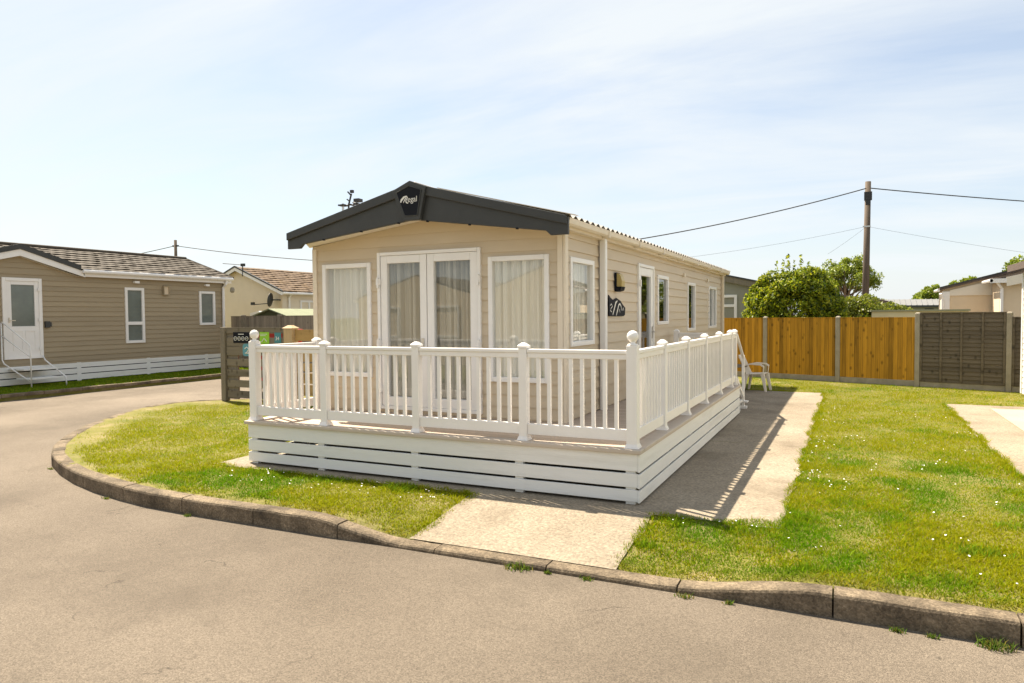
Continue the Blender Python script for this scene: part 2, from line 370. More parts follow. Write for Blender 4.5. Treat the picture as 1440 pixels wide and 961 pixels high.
def inside_np(poly, X, Y):
    c = np.zeros(len(X), bool); n = len(poly); j = n - 1
    for i in range(n):
        xi, yi, xj, yj = poly[i][0], poly[i][1], poly[j][0], poly[j][1]
        if yi != yj:
            c ^= ((yi > Y) != (yj > Y)) & (X < (xj - xi) * (Y - yi) / (yj - yi) + xi)
        j = i
    return c

# materials of the ground
def ground_mat(name, c1, c2, scale, fine, finescale, bump, rough=.9, patch=None, speck=None, cracks=0):
    m, nt, N, L, b = nodes_of(name)
    tc = N.new('ShaderNodeTexCoord')
    n1 = N.new('ShaderNodeTexNoise'); n1.inputs['Scale'].default_value = scale; n1.inputs['Detail'].default_value = 8; n1.inputs['Roughness'].default_value = .6
    L.new(tc.outputs['Object'], n1.inputs['Vector'])
    cr = N.new('ShaderNodeValToRGB'); cr.color_ramp.elements[0].position = .32; cr.color_ramp.elements[1].position = .68
    cr.color_ramp.elements[0].color = (*c1, 1); cr.color_ramp.elements[1].color = (*c2, 1); L.new(n1.outputs['Fac'], cr.inputs['Fac'])
    n2 = N.new('ShaderNodeTexNoise'); n2.inputs['Scale'].default_value = finescale; n2.inputs['Detail'].default_value = 4; n2.inputs['Roughness'].default_value = .7
    L.new(tc.outputs['Object'], n2.inputs['Vector'])
    mr = N.new('ShaderNodeMapRange'); mr.inputs['From Min'].default_value = .3; mr.inputs['From Max'].default_value = .7
    mr.inputs['To Min'].default_value = 1 - fine; mr.inputs['To Max'].default_value = 1 + fine; L.new(n2.outputs['Fac'], mr.inputs['Value'])
    vs = N.new('ShaderNodeVectorMath'); vs.operation = 'SCALE'; L.new(cr.outputs['Color'], vs.inputs[0]); L.new(mr.outputs['Result'], vs.inputs['Scale'])
    out = vs.outputs[0]
    if speck:
        vo = N.new('ShaderNodeTexVoronoi'); vo.inputs['Scale'].default_value = speck[0]; L.new(tc.outputs['Object'], vo.inputs['Vector'])
        sx = N.new('ShaderNodeSeparateColor'); L.new(vo.outputs['Color'], sx.inputs[0])
        m2 = N.new('ShaderNodeMapRange'); m2.inputs['To Min'].default_value = 1 - speck[1]; m2.inputs['To Max'].default_value = 1 + speck[1]; L.new(sx.outputs[0], m2.inputs['Value'])
        v2 = N.new('ShaderNodeVectorMath'); v2.operation = 'SCALE'; L.new(out, v2.inputs[0]); L.new(m2.outputs['Result'], v2.inputs['Scale']); out = v2.outputs[0]
    if patch:
        n4 = N.new('ShaderNodeTexNoise'); n4.inputs['Scale'].default_value = patch[1]; n4.inputs['Detail'].default_value = 7; n4.inputs['Roughness'].default_value = .7
        L.new(tc.outputs['Object'], n4.inputs['Vector'])
        r4 = N.new('ShaderNodeMapRange'); r4.inputs['From Min'].default_value = .5; r4.inputs['From Max'].default_value = .68; r4.inputs['To Max'].default_value = patch[2]
        L.new(n4.outputs['Fac'], r4.inputs['Value'])
        m4 = N.new('ShaderNodeMix'); m4.data_type = 'RGBA'; m4.inputs['B'].default_value = (*patch[0], 1); L.new(r4.outputs['Result'], m4.inputs['Factor']); L.new(out, m4.inputs['A']); out = m4.outputs['Result']
    if cracks:
        wv = N.new('ShaderNodeTexNoise'); wv.inputs['Scale'].default_value = 2.5; wv.inputs['Detail'].default_value = 5; L.new(tc.outputs['Object'], wv.inputs['Vector'])
        ad = N.new('ShaderNodeVectorMath'); ad.operation = 'SCALE'; ad.inputs['Scale'].default_value = .9; L.new(wv.outputs['Color'], ad.inputs[0])
        a2 = N.new('ShaderNodeVectorMath'); a2.operation = 'ADD'; L.new(ad.outputs[0], a2.inputs[0]); L.new(tc.outputs['Object'], a2.inputs[1])
        vc = N.new('ShaderNodeTexVoronoi'); vc.feature = 'DISTANCE_TO_EDGE'; vc.inputs['Scale'].default_value = .55; L.new(a2.outputs[0], vc.inputs['Vector'])
        mk = N.new('ShaderNodeMapRange'); mk.inputs['From Min'].default_value = .0; mk.inputs['From Max'].default_value = .009; mk.inputs['To Min'].default_value = 1 - cracks; mk.inputs['To Max'].default_value = 1
        L.new(vc.outputs['Distance'], mk.inputs['Value'])
        gate = N.new('ShaderNodeMapRange'); gate.inputs['From Min'].default_value = .56; gate.inputs['From Max'].default_value = .62; L.new(wv.outputs['Fac'], gate.inputs['Value'])
        gm = N.new('ShaderNodeMix'); gm.data_type = 'FLOAT'; L.new(gate.outputs['Result'], gm.inputs['Factor']); gm.inputs['A'].default_value = 1; L.new(mk.outputs['Result'], gm.inputs['B'])
        v5 = N.new('ShaderNodeVectorMath'); v5.operation = 'SCALE'; L.new(out, v5.inputs[0]); L.new(gm.outputs['Result'], v5.inputs['Scale']); out = v5.outputs[0]
    L.new(out, b.inputs['Base Color']); b.inputs['Roughness'].default_value = rough; b.inputs['Specular IOR Level'].default_value = .2
    bp = N.new('ShaderNodeBump'); bp.inputs['Strength'].default_value = bump; bp.inputs['Distance'].default_value = .011
    L.new(n2.outputs['Fac'], bp.inputs['Height']); L.new(bp.outputs['Normal'], b.inputs['Normal'])
    return m
M['asphalt'] = ground_mat('worn_asphalt', (.122, .099, .074), (.215, .178, .136), .28, .20, 130, .9, patch=((.110, .090, .068), .5, .65), speck=(130, .28), cracks=.45)
M['slab'] = ground_mat('pale_concrete', (.225, .184, .132), (.295, .25, .187), .8, .24, 34, .5, patch=((.155, .125, .088), .9, .75), speck=(60, .2), cracks=.3)
M['kerb'] = ground_mat('kerb_concrete', (.085, .066, .045), (.25, .195, .13), 3.5, .28, 40, .9, patch=((.065, .052, .036), 2.2, .8), speck=(90, .3))
M['soil'] = ground_mat('turf_thatch', (.12, .125, .018), (.19, .165, .045), 2.2, .35, 45, .8, patch=((.30, .225, .13), 1.6, .6))
M['field'] = ground_mat('meadow', (.09, .11, .02), (.16, .15, .04), .3, .3, 30, .6)

struct('ground', MB().add([(-900, -900, -.21), (900, -900, -.21), (900, 900, -.21), (-900, 900, -.21)], [(0, 1, 2, 3)]), M['field'])
struct('road', MB().add([(-18.55, -2.2, ROAD), (40, -2.2, ROAD), (40, 60, ROAD), (-18.55, 60, ROAD)],
                        [(0, 1, 2, 3)]), M['asphalt'])
# raised ground of the plots (turf thatch under the blades)
KMID = [offset(KS, k, .06) for k in range(0, NK, 5)]
mb = MB(); poly = [(p.x, p.y) for p in KMID] + [(13, 45)]
st = .10; xs = np.arange(-13.5, 13, st); ys = np.arange(4.95, 24, st); idx = {}
for i, x in enumerate(xs):
    for j, y in enumerate(ys):
        if inside(poly, x + st / 2, y + st / 2):
            q = []
            for a, b in ((i, j), (i + 1, j), (i + 1, j + 1), (i, j + 1)):
                if (a, b) not in idx:
                    X = xs[0] + a * st; Y = ys[0] + b * st
                    idx[(a, b)] = len(mb.v); mb.v.append((X, Y, hz(X, Y) - (.04 if Y < 5.1 and X > -6 else 0) - .005 + .004 * mnoise.noise(Vector((X * 2, Y * 2, 0)))))
                q.append(idx[(a, b)])
            mb.f.append(q)
struct('lawn_soil', mb, M['soil'])

# kerb stones along the near edge
def kerb(P, name, full=True, stone=25, phase=0):
    mb = MB(); k = 0; prof = [(0, None), (.0, -.025), (.008, -.008), (.025, 0), (.15, 0), (.165, -.012), (.165, -.08)]
    n = len(P); start = 0
    cuts = list(range(phase, n, stone)); cuts = ([0] if phase else []) + cuts + ([n - 1] if cuts[-1] != n - 1 else [])
    for a, b in zip(cuts[:-1], cuts[1:]):
        if b - a < 2: continue
        ks = list(range(a, b + 1, 3)); ks = ks if ks[-1] == b else ks + [b]; v = []
        jig = random.uniform(-.006, .006); tilt = random.uniform(-.004, .004)
        for q, kk in enumerate(ks):
            base = offset(P, kk, 0); nrm = (offset(P, kk, 1) - base)
            t = Vector((nrm.y, -nrm.x, 0)) * -1
            sh = t * 0
            if q == 0: sh = (Vector((*P[min(kk + 1, n - 1)], 0)) - base) * .16
            if q == len(ks) - 1: sh = (Vector((*P[max(kk - 1, 0)], 0)) - base) * .11
            top = (kz(base.x) if full else 0) + jig + tilt * (q / max(1, len(ks) - 1) - .5)
            for d, dz in prof:
                p = base + nrm * d + sh; z = ROAD - .03 if dz is None else max(top + dz, ROAD - .02)
                v.append((p.x, p.y, z + (.006 * mnoise.noise(Vector((p.x * 9, p.y * 9, dz or 0))) if dz is not None else 0)))
        m = len(prof); F = [(i * m + j, i * m + j + 1, (i + 1) * m + j + 1, (i + 1) * m + j) for i in range(len(ks) - 1) for j in range(m - 1)]
        F += [list(range(m)), [(len(ks) - 1) * m + j for j in range(m)][::-1]]
        mb.add(v, F)
    return struct(name, mb, M['kerb'])
kerb(KS, 'kerb', True, 25, int((13 + .11) / .04) % 25)
kerb(resample([(-18.5, -30), (-18.5, 60)][::1], .04), 'far_kerb', False, 25)
# dark joint filling behind the stones
# concrete slab: apron to the dropped kerb, base under the deck, side path
mb = MB()
def slab_grid(mb, x0, x1, y0, y1, n, m, jag=0):
    o = len(mb.v)
    for j in range(m + 1):
        for i in range(n + 1):
            x = x0 + (x1 - x0) * i / n; y = y0 + (y1 - y0) * j / m
            if jag:
                if i == 0: x += jag * mnoise.noise(Vector((x * 2, y * 3, 1)))
                if i == n: x += jag * mnoise.noise(Vector((x * 2, y * 3, 2)))
                if j == 0 and y0 > 6: y += jag * .6 * mnoise.noise(Vector((x * 3, y, 3)))
            mb.v.append((x, y, hz(x, y) + .006))
    mb.f += [(o + j * (n + 1) + i, o + j * (n + 1) + i + 1, o + (j + 1) * (n + 1) + i + 1, o + (j + 1) * (n + 1) + i) for j in range(m) for i in range(n)]
slab_grid(mb, -3.42, -1.57, 5.07, 6.22, 24, 16, .04)
slab_grid(mb, -7.06, -.5, 6.226, 10.195, 60, 40, .05); slab_grid(mb, -7.06, -.5, 10.207, 14.095, 60, 40, .05); slab_grid(mb, -7.06, -.5, 14.107, 17.35, 60, 33, .05)
struct('concrete_slab', mb, M['slab'])
mb = MB(); slab_grid(mb, 1.70, 9, 6.8, 16.1, 40, 60, .06); struct('neighbour_slab', mb, M['slab'])
mb = MB(); mb.box(2.35, 9, 6.5, 15.4, 0, .03); 
M['slab2'] = ground_mat('pale_screed', (.33, .285, .21), (.39, .34, .26), .8, .10, 28, .3)
struct('raised_slab', mb, M['slab2'])
# left chalet's verge
struct('far_lawn_soil', MB().box(-60, -18.36, -30, 60, -.2, -.03), M['soil'])
# ------------------------------------------------------------------ grass
def blade_mesh(name, pts, hmin, hmax, wid, tones, lean=.6, tonefn=None):
    n = len(pts); P = np.asarray(pts, float)
    a = rng.uniform(0, 2 * PI, n); h = rng.uniform(hmin, hmax, n) * rng.uniform(.7, 1.15, n); h = h * (.55 + .9 * vnoise(P, 1.9, 21)) * (.75 + .5 * vnoise(P, 6.0, 22)); ln = rng.uniform(.1, lean, n) * h; wd = wid * rng.uniform(.7, 1.3, n)
    b = rng.uniform(0, 2 * PI, n)
    dx, dy = np.cos(a) * wd / 2, np.sin(a) * wd / 2; lx, ly = np.cos(b) * ln, np.sin(b) * ln
    v = np.zeros((n, 5, 3))
    v[:, 0] = P + np.stack([-dx, -dy, 0 * dx], 1); v[:, 1] = P + np.stack([dx, dy, 0 * dx], 1)
    v[:, 2] = P + np.stack([dx * .8 + lx * .35, dy * .8 + ly * .35, h * .6], 1); v[:, 3] = P + np.stack([-dx * .8 + lx * .35, -dy * .8 + ly * .35, h * .6], 1)
    v[:, 4] = P + np.stack([lx, ly, h], 1)
    me = bpy.data.meshes.new(name); me.vertices.add(n * 5); me.vertices.foreach_set('co', v.reshape(-1))
    o = np.arange(n)[:, None] * 5
    quads = (o + np.array([0, 1, 2, 3])).astype(np.int32); tris = (o + np.array([3, 2, 4])).astype(np.int32)
    loops = np.concatenate([quads, tris], 1).reshape(-1); me.loops.add(len(loops)); me.loops.foreach_set('vertex_index', loops)
    me.polygons.add(2 * n); ls = (np.arange(n)[:, None] * 7 + np.array([0, 4])).reshape(-1).astype(np.int32)
    me.polygons.foreach_set('loop_start', ls)
    T = np.asarray(tones, float); k = rng.integers(0, len(T), n); c = T[k] * rng.uniform(.7, 1.3, (n, 1))
    if tonefn is not None: c = tonefn(P, c)
    at = me.color_attributes.new('tone', 'FLOAT_COLOR', 'POINT')
    cc = np.ones((n, 5, 4)); cc[:, :, :3] = c[:, None, :]
    at.data.foreach_set('color', cc.reshape(-1)); me.update(calc_edges=True); me.validate(); return me

def vnoise(P, s, seed=0):
    """smooth value noise on the plane"""
    g = np.random.default_rng(seed).random((256, 256)); x = P[:, 0] * s + 500; y = P[:, 1] * s + 500
    i = np.floor(x).astype(int); j = np.floor(y).astype(int); fx = x - i; fy = y - j; fx = fx * fx * (3 - 2 * fx); fy = fy * fy * (3 - 2 * fy)
    q = lambda a, b: g[a % 256, b % 256]
    return (q(i, j) * (1 - fx) + q(i + 1, j) * fx) * (1 - fy) + (q(i, j + 1) * (1 - fx) + q(i + 1, j + 1) * fx) * fy
GREENS = [(.155, .228, .004), (.20, .248, .005), (.115, .205, .004), (.24, .255, .006), (.28, .252, .010)]
def grass_tone(P, c):
    p = .45 * vnoise(P, .9, 3) + .35 * vnoise(P, 2.7, 4) + .2 * vnoise(P, 7, 14)
    t = np.clip((p - .40) / .22, 0, 1)[:, None]
    dry = np.array([.275, .27, .008]); lush = np.array([.062, .185, .004])
    c = c * (1 - .6 * t) + dry * .6 * t
    t2 = np.clip((.42 - p) / .2, 0, 1)[:, None]; c = c * (1 - .75 * t2) + lush * .75 * t2
    kd = np.clip(1 - (P[:, 1] - 5.08) / .22, 0, 1)[:, None] * (.5 + .5 * vnoise(P, 3, 8)[:, None])       # dry turf beside the kerb
    c = c * (1 - .6 * kd) + np.array([.32, .25, .06]) * .5 * kd
    far = rng.random(len(P))[:, None] < .035; c = np.where(far, np.array([.36, .30, .09]) * rng.uniform(.7, 1.2, (len(P), 1)), c)
    return c
NSLAB = [(-3.40, 4.9), (-1.55, 4.9), (-1.55, 6.26), (-.53, 6.40), (-.53, 17.35), (-7.06, 17.35), (-7.06, 6.26), (-3.40, 6.26)]
kin = [(p.x, p.y) for p in KIN]
def scatter(x0, x1, y0, y1, dens0):
    area = (x1 - x0) * (y1 - y0); n = int(area * dens0)
    X = rng.uniform(x0, x1, n); Y = rng.uniform(y0, y1, n); d = np.hypot(X, Y)
    keep = rng.random(n) < np.clip((6.3 / d) ** 1.6, .06, 1)
    X, Y = X[keep], Y[keep]
    ok = inside_np(kin + [(13, 45)], X, Y) & ~inside_np(NSLAB, X + .05 * np.sin(Y * 9) + .03 * np.sin(X * 23), Y + .04 * np.sin(X * 11))
    return X[ok], Y[ok]
HZ = np.vectorize(hz)
# left lawn, thin near the worn tip of the corner
X, Y = scatter(-13.2, -3.2, 4.95, 14, 10000)
P = np.stack([X, Y], 1)
dk = np.min(np.hypot(X[:, None] - np.array([p[0] for p in kin])[None], Y[:, None] - np.array([p[1] for p in kin])[None]), 1)
tip = np.clip((-X - 8.6) / 1.5, 0, 1); width = .05 + .50 * tip * (vnoise(P, 1.3, 5) * 1.3) + .14 * (vnoise(P, 2.5, 11) - .3)
keep = rng.random(len(X)) < np.clip((dk - width * .5) / (width + .01), .04, 1)
keep &= ~((Y > 11.15) & (X > -12.4))
X, Y = X[keep], Y[keep]
me = blade_mesh('grass', np.stack([X, Y, HZ(X, Y) - .01], 1), .016, .042, .0065, GREENS, 1.7, grass_tone)
solo('grass', me, M['grass'], 'short sunlit lawn filling the curved corner left of the decking', 'grass', kind='stuff')
# right lawn
X, Y = scatter(-2.6, 5.5, 4.95, 21, 10000)
ok = (X > -1.6) | (Y > 17.2); ok &= ~((X > 1.72 + .03 * np.sin(Y * 7)) & (Y < 16.1) & (Y > 6.8))
X, Y = X[ok], Y[ok]; P = np.stack([X, Y], 1); dk = Y - 5.09
keep = rng.random(len(X)) < np.clip((dk + .02) / (.04 + .14 * vnoise(P, 2.2, 6)), .03, 1); X, Y = X[keep], Y[keep]
me = blade_mesh('grass', np.stack([X, Y, HZ(X, Y) - .01], 1), .016, .042, .0065, GREENS, 1.7, grass_tone)
solo('grass', me, M['grass'], 'yellow green lawn with daisies right of the concrete path', 'grass', kind='stuff')
# rougher tufts at lawn edges (taller, greener)
cl = [(-1.15, 5.45, .3), (-.75, 6.1, .35), (-.2, 5.35, .2), (.55, 5.4, .3), (-1.3, 6.1, .25), (-.9, 6.3, .3), (.1, 5.8, .25), (-.3, 6.6, .2), (-1.45, 5.55, .15), (-4.2, 6.1, .3), (-5.2, 6.12, .4), (-6.2, 6.1, .4), (.9, 6.2, .3), (1.3, 7.1, .3), (-.2, 8.2, .4), (.8, 9.3, .4)]
pts = []
for x, y, r in cl:
    n = int(900 * r); a = rng.uniform(0, 2 * PI, n); q = r * np.sqrt(rng.random(n)) * rng.uniform(.4, 1, n)
    pts.append(np.stack([x + q * np.cos(a), y + q * np.sin(a) * .6, 0 * a], 1))
P = np.concatenate(pts); P = P[~inside_np([(-3.4, 4.9), (-1.6, 4.9), (-1.6, 6.2), (-.5, 6.3), (-.5, 17), (-7, 17), (-7, 6.25), (-3.4, 6.25)], P[:, 0], P[:, 1]) & (P[:, 1] > 5.12)]
P[:, 2] = HZ(P[:, 0], P[:, 1]) - .01
solo('grass', blade_mesh('grass', P, .03, .07, .007, [(.13, .22, .012), (.16, .25, .014), (.11, .18, .01)], 1.2), M['grass'],
     'taller dark green tufts along the lawn edges', 'grass', kind='stuff')
fr = []
for (xa, ya), (xb, yb) in (((-1.57, 5.12), (-1.57, 6.26)), ((-1.55, 6.24), (-.5, 6.24)), ((-.49, 6.24), (-.49, 17.3)), ((-7.05, 6.22), (-3.46, 6.22)), ((-3.43, 5.12), (-3.43, 6.22)), ((1.69, 6.9), (1.69, 16.1)), ((-1.5, 17.36), (-.5, 17.36))):
    n = int(420 * math.dist((xa, ya), (xb, yb))); t = rng.random(n); wv = .03 * np.sin(t * 37) + .02 * np.sin(t * 91)
    fr.append(np.stack([xa + (xb - xa) * t + rng.normal(0, .022, n) + (wv if xa == xb else 0), ya + (yb - ya) * t + rng.normal(0, .022, n) + (wv if ya == yb else 0), 0 * t], 1))
P = np.concatenate(fr); P = P[(P[:, 1] > 5.1)]; P[:, 2] = HZ(P[:, 0], P[:, 1]) - .008
solo('grass', blade_mesh('grass', P, .02, .055, .006, GREENS, 1.3, grass_tone), M['grass'], 'ragged grass fringe along the concrete edges', 'grass', kind='stuff')
# far verge and back strips
n = 60000; X = rng.uniform(-20.55, -18.38, n); Y = rng.uniform(4, 26, n)
solo('grass', blade_mesh('grass', np.stack([X, Y, 0 * X - .03], 1), .03, .07, .014, [(.12, .20, .012), (.16, .24, .014), (.24, .27, .02)], 1.4), M['grass'],
     'narrow grass verge in front of the brown chalet', 'grass', kind='stuff')
# daisies
nd = 270; ccx = rng.uniform(-.6, 2.2, 75); ccy = rng.uniform(5.3, 15, 75)
ccx[:10] = rng.uniform(-1.4, -.6, 10); ccy[:10] = rng.uniform(6.15, 6.45, 10); ccx[22:46] = rng.uniform(-.45, -.1, 24); ccy[22:46] = rng.uniform(6.5, 15, 24)
k = rng.integers(0, 75, nd); X = ccx[k] + rng.normal(0, .13, nd); Y = ccy[k] + rng.normal(0, .13, nd)
X = np.concatenate([X, rng.uniform(-6.5, -3.6, 50)]); Y = np.concatenate([Y, rng.uniform(5.6, 6.2, 50)])
ok = ~inside_np(NSLAB, X, Y) & ~((X > 1.68) & (Y > 6.8)) & (Y > 5.3); X, Y = X[ok], Y[ok]
mb = MB()
for x, y in zip(X, Y):
    r = random.uniform(.005, .009); z = hz(x, y) + random.uniform(.03, .045); tx, ty = random.uniform(-.4, .4), random.uniform(-.4, .4)
    mb.add([(x + r * math.cos(q * PI / 3), y + r * math.sin(q * PI / 3), z + r * (tx * math.cos(q * PI / 3) + ty * math.sin(q * PI / 3))) for q in range(6)], [(0, 1, 2, 3, 4, 5)])
solo('daisies', mb, M['petal'], 'small white daisies scattered over the lawn', 'flowers', kind='stuff')
# weeds along the foot of the kerb
def weed(x, y, z, r, n, h, label):
    a = rng.uniform(0, 2 * PI, n); q = r * rng.random(n)
    me = blade_mesh('weed', np.stack([q * np.cos(a), q * np.sin(a) * .5, 0 * a], 1), h * .5, h, .007, [(.08, .14, .02), (.10, .15, .03), (.17, .15, .05)], 1.3)
    solo('weed', me, M['grass'], label, 'weed', (x, y, z), 'weeds at the foot of the kerb')
for x, y, r, n, h, lb in [(-2.3, 4.90, .13, 110, .10, 'leafy weed in the gutter in front of the concrete apron'), (-1.75, 4.90, .06, 50, .06, 'small weed by the dropped kerb below the lawn corner'),
                          (-1.02, 4.87, .07, 60, .06, 'small tuft at the start of the rising kerb'), (-.72, 4.88, .045, 50, .05, 'thin weed beside the sloping kerb stone'),
                          (.28, 4.87, .05, 50, .06, 'small green weed below the full height kerb'), (.47, 4.87, .04, 50, .05, 'flat dry weed right of the small green one'),
                          (.78, 4.86, .11, 120, .10, 'largest weed tuft below the kerb near the right edge'), (-2.05, 4.9, .04, 45, .05, 'tiny weed at the middle of the dropped kerb'),
                          (-7.3, 5.0, .06, 50, .05, 'small weed at the foot of the curved kerb'), (-5.9, 4.88, .045, 50, .05, 'weed at the kerb joint left of the decking corner'),
                          (-9.42, 5.70, .05, 40, .05, 'leftmost small weed at the tip of the curved kerb')]:
    weed(x, y, ROAD, r, n, h, lb)
# ------------------------------------------------------------------ the main mobile home
FY, SX, LX, BY = 7.78, -3.03, -6.77, 19.2
DH = .532
home = Thing('mobile_home', 'beige single storey mobile home with dark gable fascia behind the white railing', 'mobile home', (-4.9, FY, DH))
TF, TS, TL = T_front(FY), T_side(SX), T_left(LX)
WZ0 = .40
fop = [(-6.597, -5.78, .99, 2.525), (-5.66, -4.12, .575, 2.645), (-4.015, -3.206, .99, 2.525)]
slope = .14
cut = [((-4.9, FY, 3.04), Vector((.14, 0, 1)).normalized()), ((-4.9, FY, 3.04), Vector((-.14, 0, 1)).normalized())]
home.part('front_wall', cladding(TF, LX, SX, WZ0, 3.2, fop, .145, .014), M['clad'], cut=cut)
sop = [(7.94, 8.80, 1.42, 2.5), (10.92, 11.9, .56, 2.61), (12.2, 13.0, 1.62, 2.49), (14.72, 15.52, 1.45, 2.46), (17.16, 18.2, 1.46, 2.46)]
home.part('side_wall', cladding(TS, FY, BY, WZ0, 2.80, sop, .145, .02), M['clad'])
home.part('side_wall', cladding(TL, FY, BY, WZ0, 2.80, [], .145, .02), M['clad'])
home.part('back_wall', MB().add([(LX, BY, WZ0), (SX, BY, WZ0), (SX, BY, 2.8), (-4.9, BY, 3.1), (LX, BY, 2.8)], [(0, 1, 2, 3, 4)]), M['clad'])
home.part('floor', MB().box(LX + .05, SX - .05, FY + .05, BY - .05, .42, .5), M['interior'])
# corner trims
for T, u in ((TF, LX), (TF, SX - .07)):
    home.part('corner_trim', ubox(MB(), T, u, u + .07, WZ0, 2.74, .003, .03), M['trim'], bevel=.005)
home.part('corner_trim', ubox(MB(), TS, FY - .03, FY + .07, WZ0, 2.80, .003, .035), M['trim'], bevel=.005)
home.part('corner_trim', ubox(MB(), TS, BY - .08, BY, WZ0, 2.80, .003, .035), M['trim'], bevel=.005)
# roof sheet with waves
rf = MB(); RY0, RY1 = 7.40, BY + .1; nY = 590
for sgn in (-1, 1):
    v = []
    for i in range(nY + 1):
        y = RY0 + (RY1 - RY0) * i / nY; wv = .018 * math.sin(2 * PI * (y - RY0) / .2)
        for t, zz in ((0, 3.405), (1, 2.91)):
            v.append((-4.855 + sgn * t * 2.03, y, zz + wv))
    rf.add(v, [(2 * i, 2 * i + 1, 2 * i + 3, 2 * i + 2) for i in range(nY)])
home.part('roof', rf, M['roofsheet'])
rd = MB()
for sgn in (-1, 1):
    rd.hexa([(-4.855, RY0 + .08, 3.33), (-4.855 + sgn * 1.95, RY0 + .08, 2.85), (-4.855 + sgn * 1.95, RY1, 2.85), (-4.855, RY1, 3.33)],
            [(-4.855, RY0 + .08, 3.38), (-4.855 + sgn * 1.95, RY0 + .08, 2.90), (-4.855 + sgn * 1.95, RY1, 2.90), (-4.855, RY1, 3.38)])
home.part('roof_closer', rd, M['dark'])
home.part('ridge_cap', MB().tube([(-4.855, RY0 + .02, 3.415), (-4.855, RY1, 3.415)], .045, 10), M['roofsheet'], smooth=True)
home.part('verge_flashing', MB().hexa([(-4.5, 7.375, 3.345), (-2.73, 7.375, 2.90), (-2.73, 7.47, 2.90), (-4.5, 7.47, 3.345)], [(-4.5, 7.375, 3.353), (-2.73, 7.375, 2.908), (-2.73, 7.47, 2.908), (-4.5, 7.47, 3.353)]), M['trim'])
# fascia: two charcoal boards, deeper at the middle
fx = lambda x: (x, 7.40)
for sgn, (xe, zt, zb) in ((-1, (-6.88, 2.925, 2.725)), (1, (-2.825, 2.895, 2.70))):
    c = -4.865
    y0, y1 = 7.395, 7.44
    xt = xe - sgn * .27                                 # where the lower lip steps up
    zup = zb + .055
    zc_t, zc_b = 3.425, 2.99
    poly = [(c, y0, zc_b), (xt, y0, zup), (xt + sgn * .06, y0, zb), (xe, y0, zb), (xe, y0, zt), (c, y0, zc_t)]
    home.part('fascia_board', MB().prism(poly, (0, y1 - y0, 0)), M['dark'], bevel=.006)
    sl = (zc_t - zt) / abs(c - xe)
    q = lambda x, off: zc_t - sl * abs(x - c) - off
    lipp = [(c, q(c, .105)), (xe - sgn * .01, q(xe, .085)), (xe - sgn * .01, q(xe, -.012)), (c, q(c, -.012))]
    home.part('fascia_lip', MB().prism([(x, y0 - .035, z) for x, z in lipp], (0, .0345, 0)), M['dark'], bevel=.006)
    # soffit from the fascia back to the wall
    home.part('soffit', MB().add([(c, y1 - .002, zc_b + .02), (xt, y1 - .002, zup + .015), (xe if sgn < 0 else SX + .1, FY + .05, 2.775), (c, FY + .05, 3.05)], [(0, 1, 2, 3)]), M['soffit'])
    rv = MB()
    for t in (.12, .45, .8):
        x = c + (xt - c) * t; z = zc_b + (zup - zc_b) * t
        home.part('clip', MB().box(x - .012, x + .012, y0 - .012, y0 + .02, z - .012, z + .006), M['black'])
# badge
by = 7.33
out = [(-5.125, 3.352), (-4.865, 3.46), (-4.635, 3.375), (-4.725, 2.975), (-4.955, 2.975)]
bd = home.part('badge', MB().prism([(x, by, z) for x, z in out], (0, .06, 0)), M['dark'], bevel=.006)
inn = [(-5.055, 3.325), (-4.868, 3.395), (-4.695, 3.335), (-4.755, 3.03), (-4.935, 3.035)]
home.part('badge_panel', MB().prism([(x, by - .006, z) for x, z in inn], (0, .0055, 0)), M['black'], parent=bd)
home.part('badge_rim', MB().tube([(x, by - .004, z) for x, z in inn + inn[:1]], .008, 6), M['dark'], parent=bd)
def text_mesh(body, size, ext, shear=0):
    c = bpy.data.curves.new('txt', 'FONT'); c.body = body; c.size = size; c.extrude = ext; c.shear = shear; c.align_x = 'LEFT'
    o = bpy.data.objects.new('txt', c); COL.objects.link(o)
    dg = bpy.context.evaluated_depsgraph_get(); me = bpy.data.meshes.new_from_object(o.evaluated_get(dg)); bpy.data.objects.remove(o); bpy.data.curves.remove(c); return me
def stroke(mb, pts, y, r):
    """flat calligraphic stroke: r = half widths per point, in the x-z plane"""
    v = []; n = len(pts)
    for i, (x, z) in enumerate(pts):
        a = Vector((*pts[max(i - 1, 0)], 0)); b = Vector((*pts[min(i + 1, n - 1)], 0)); t = (b - a).normalized(); nx, nz = -t.y, t.x
        v += [(x + nx * r[i], y, z + nz * r[i]), (x - nx * r[i], y, z - nz * r[i])]
    mb.add(v, [(2 * i, 2 * i + 1, 2 * i + 3, 2 * i + 2) for i in range(n - 1)])
lt = MB(); yb = by - .009
stroke(lt, [(-4.990, 3.200), (-4.975, 3.230), (-4.940, 3.260), (-4.905, 3.270), (-4.890, 3.255), (-4.900, 3.230), (-4.920, 3.210)], yb, [.008, .014, .012, .008, .008, .007, .004])
stroke(lt, [(-4.910, 3.255), (-4.930, 3.225), (-4.950, 3.195)], yb, [.007, .007, .004])
stroke(lt, [(-4.920, 3.220), (-4.905, 3.195), (-4.890, 3.185), (-4.875, 3.190)], yb, [.006, .008, .007, .003])
home.part('lettering', lt, M['letter'], parent=bd)
tm = text_mesh('egal', .098, .002)
for v in tm.vertices: x, y, z = v.co; v.co = (x * .92 - 4.888 + 4.9, yb - FY - z * .5, y + 3.198 - DH)
home.part('lettering', tm, M['letter'], parent=bd)
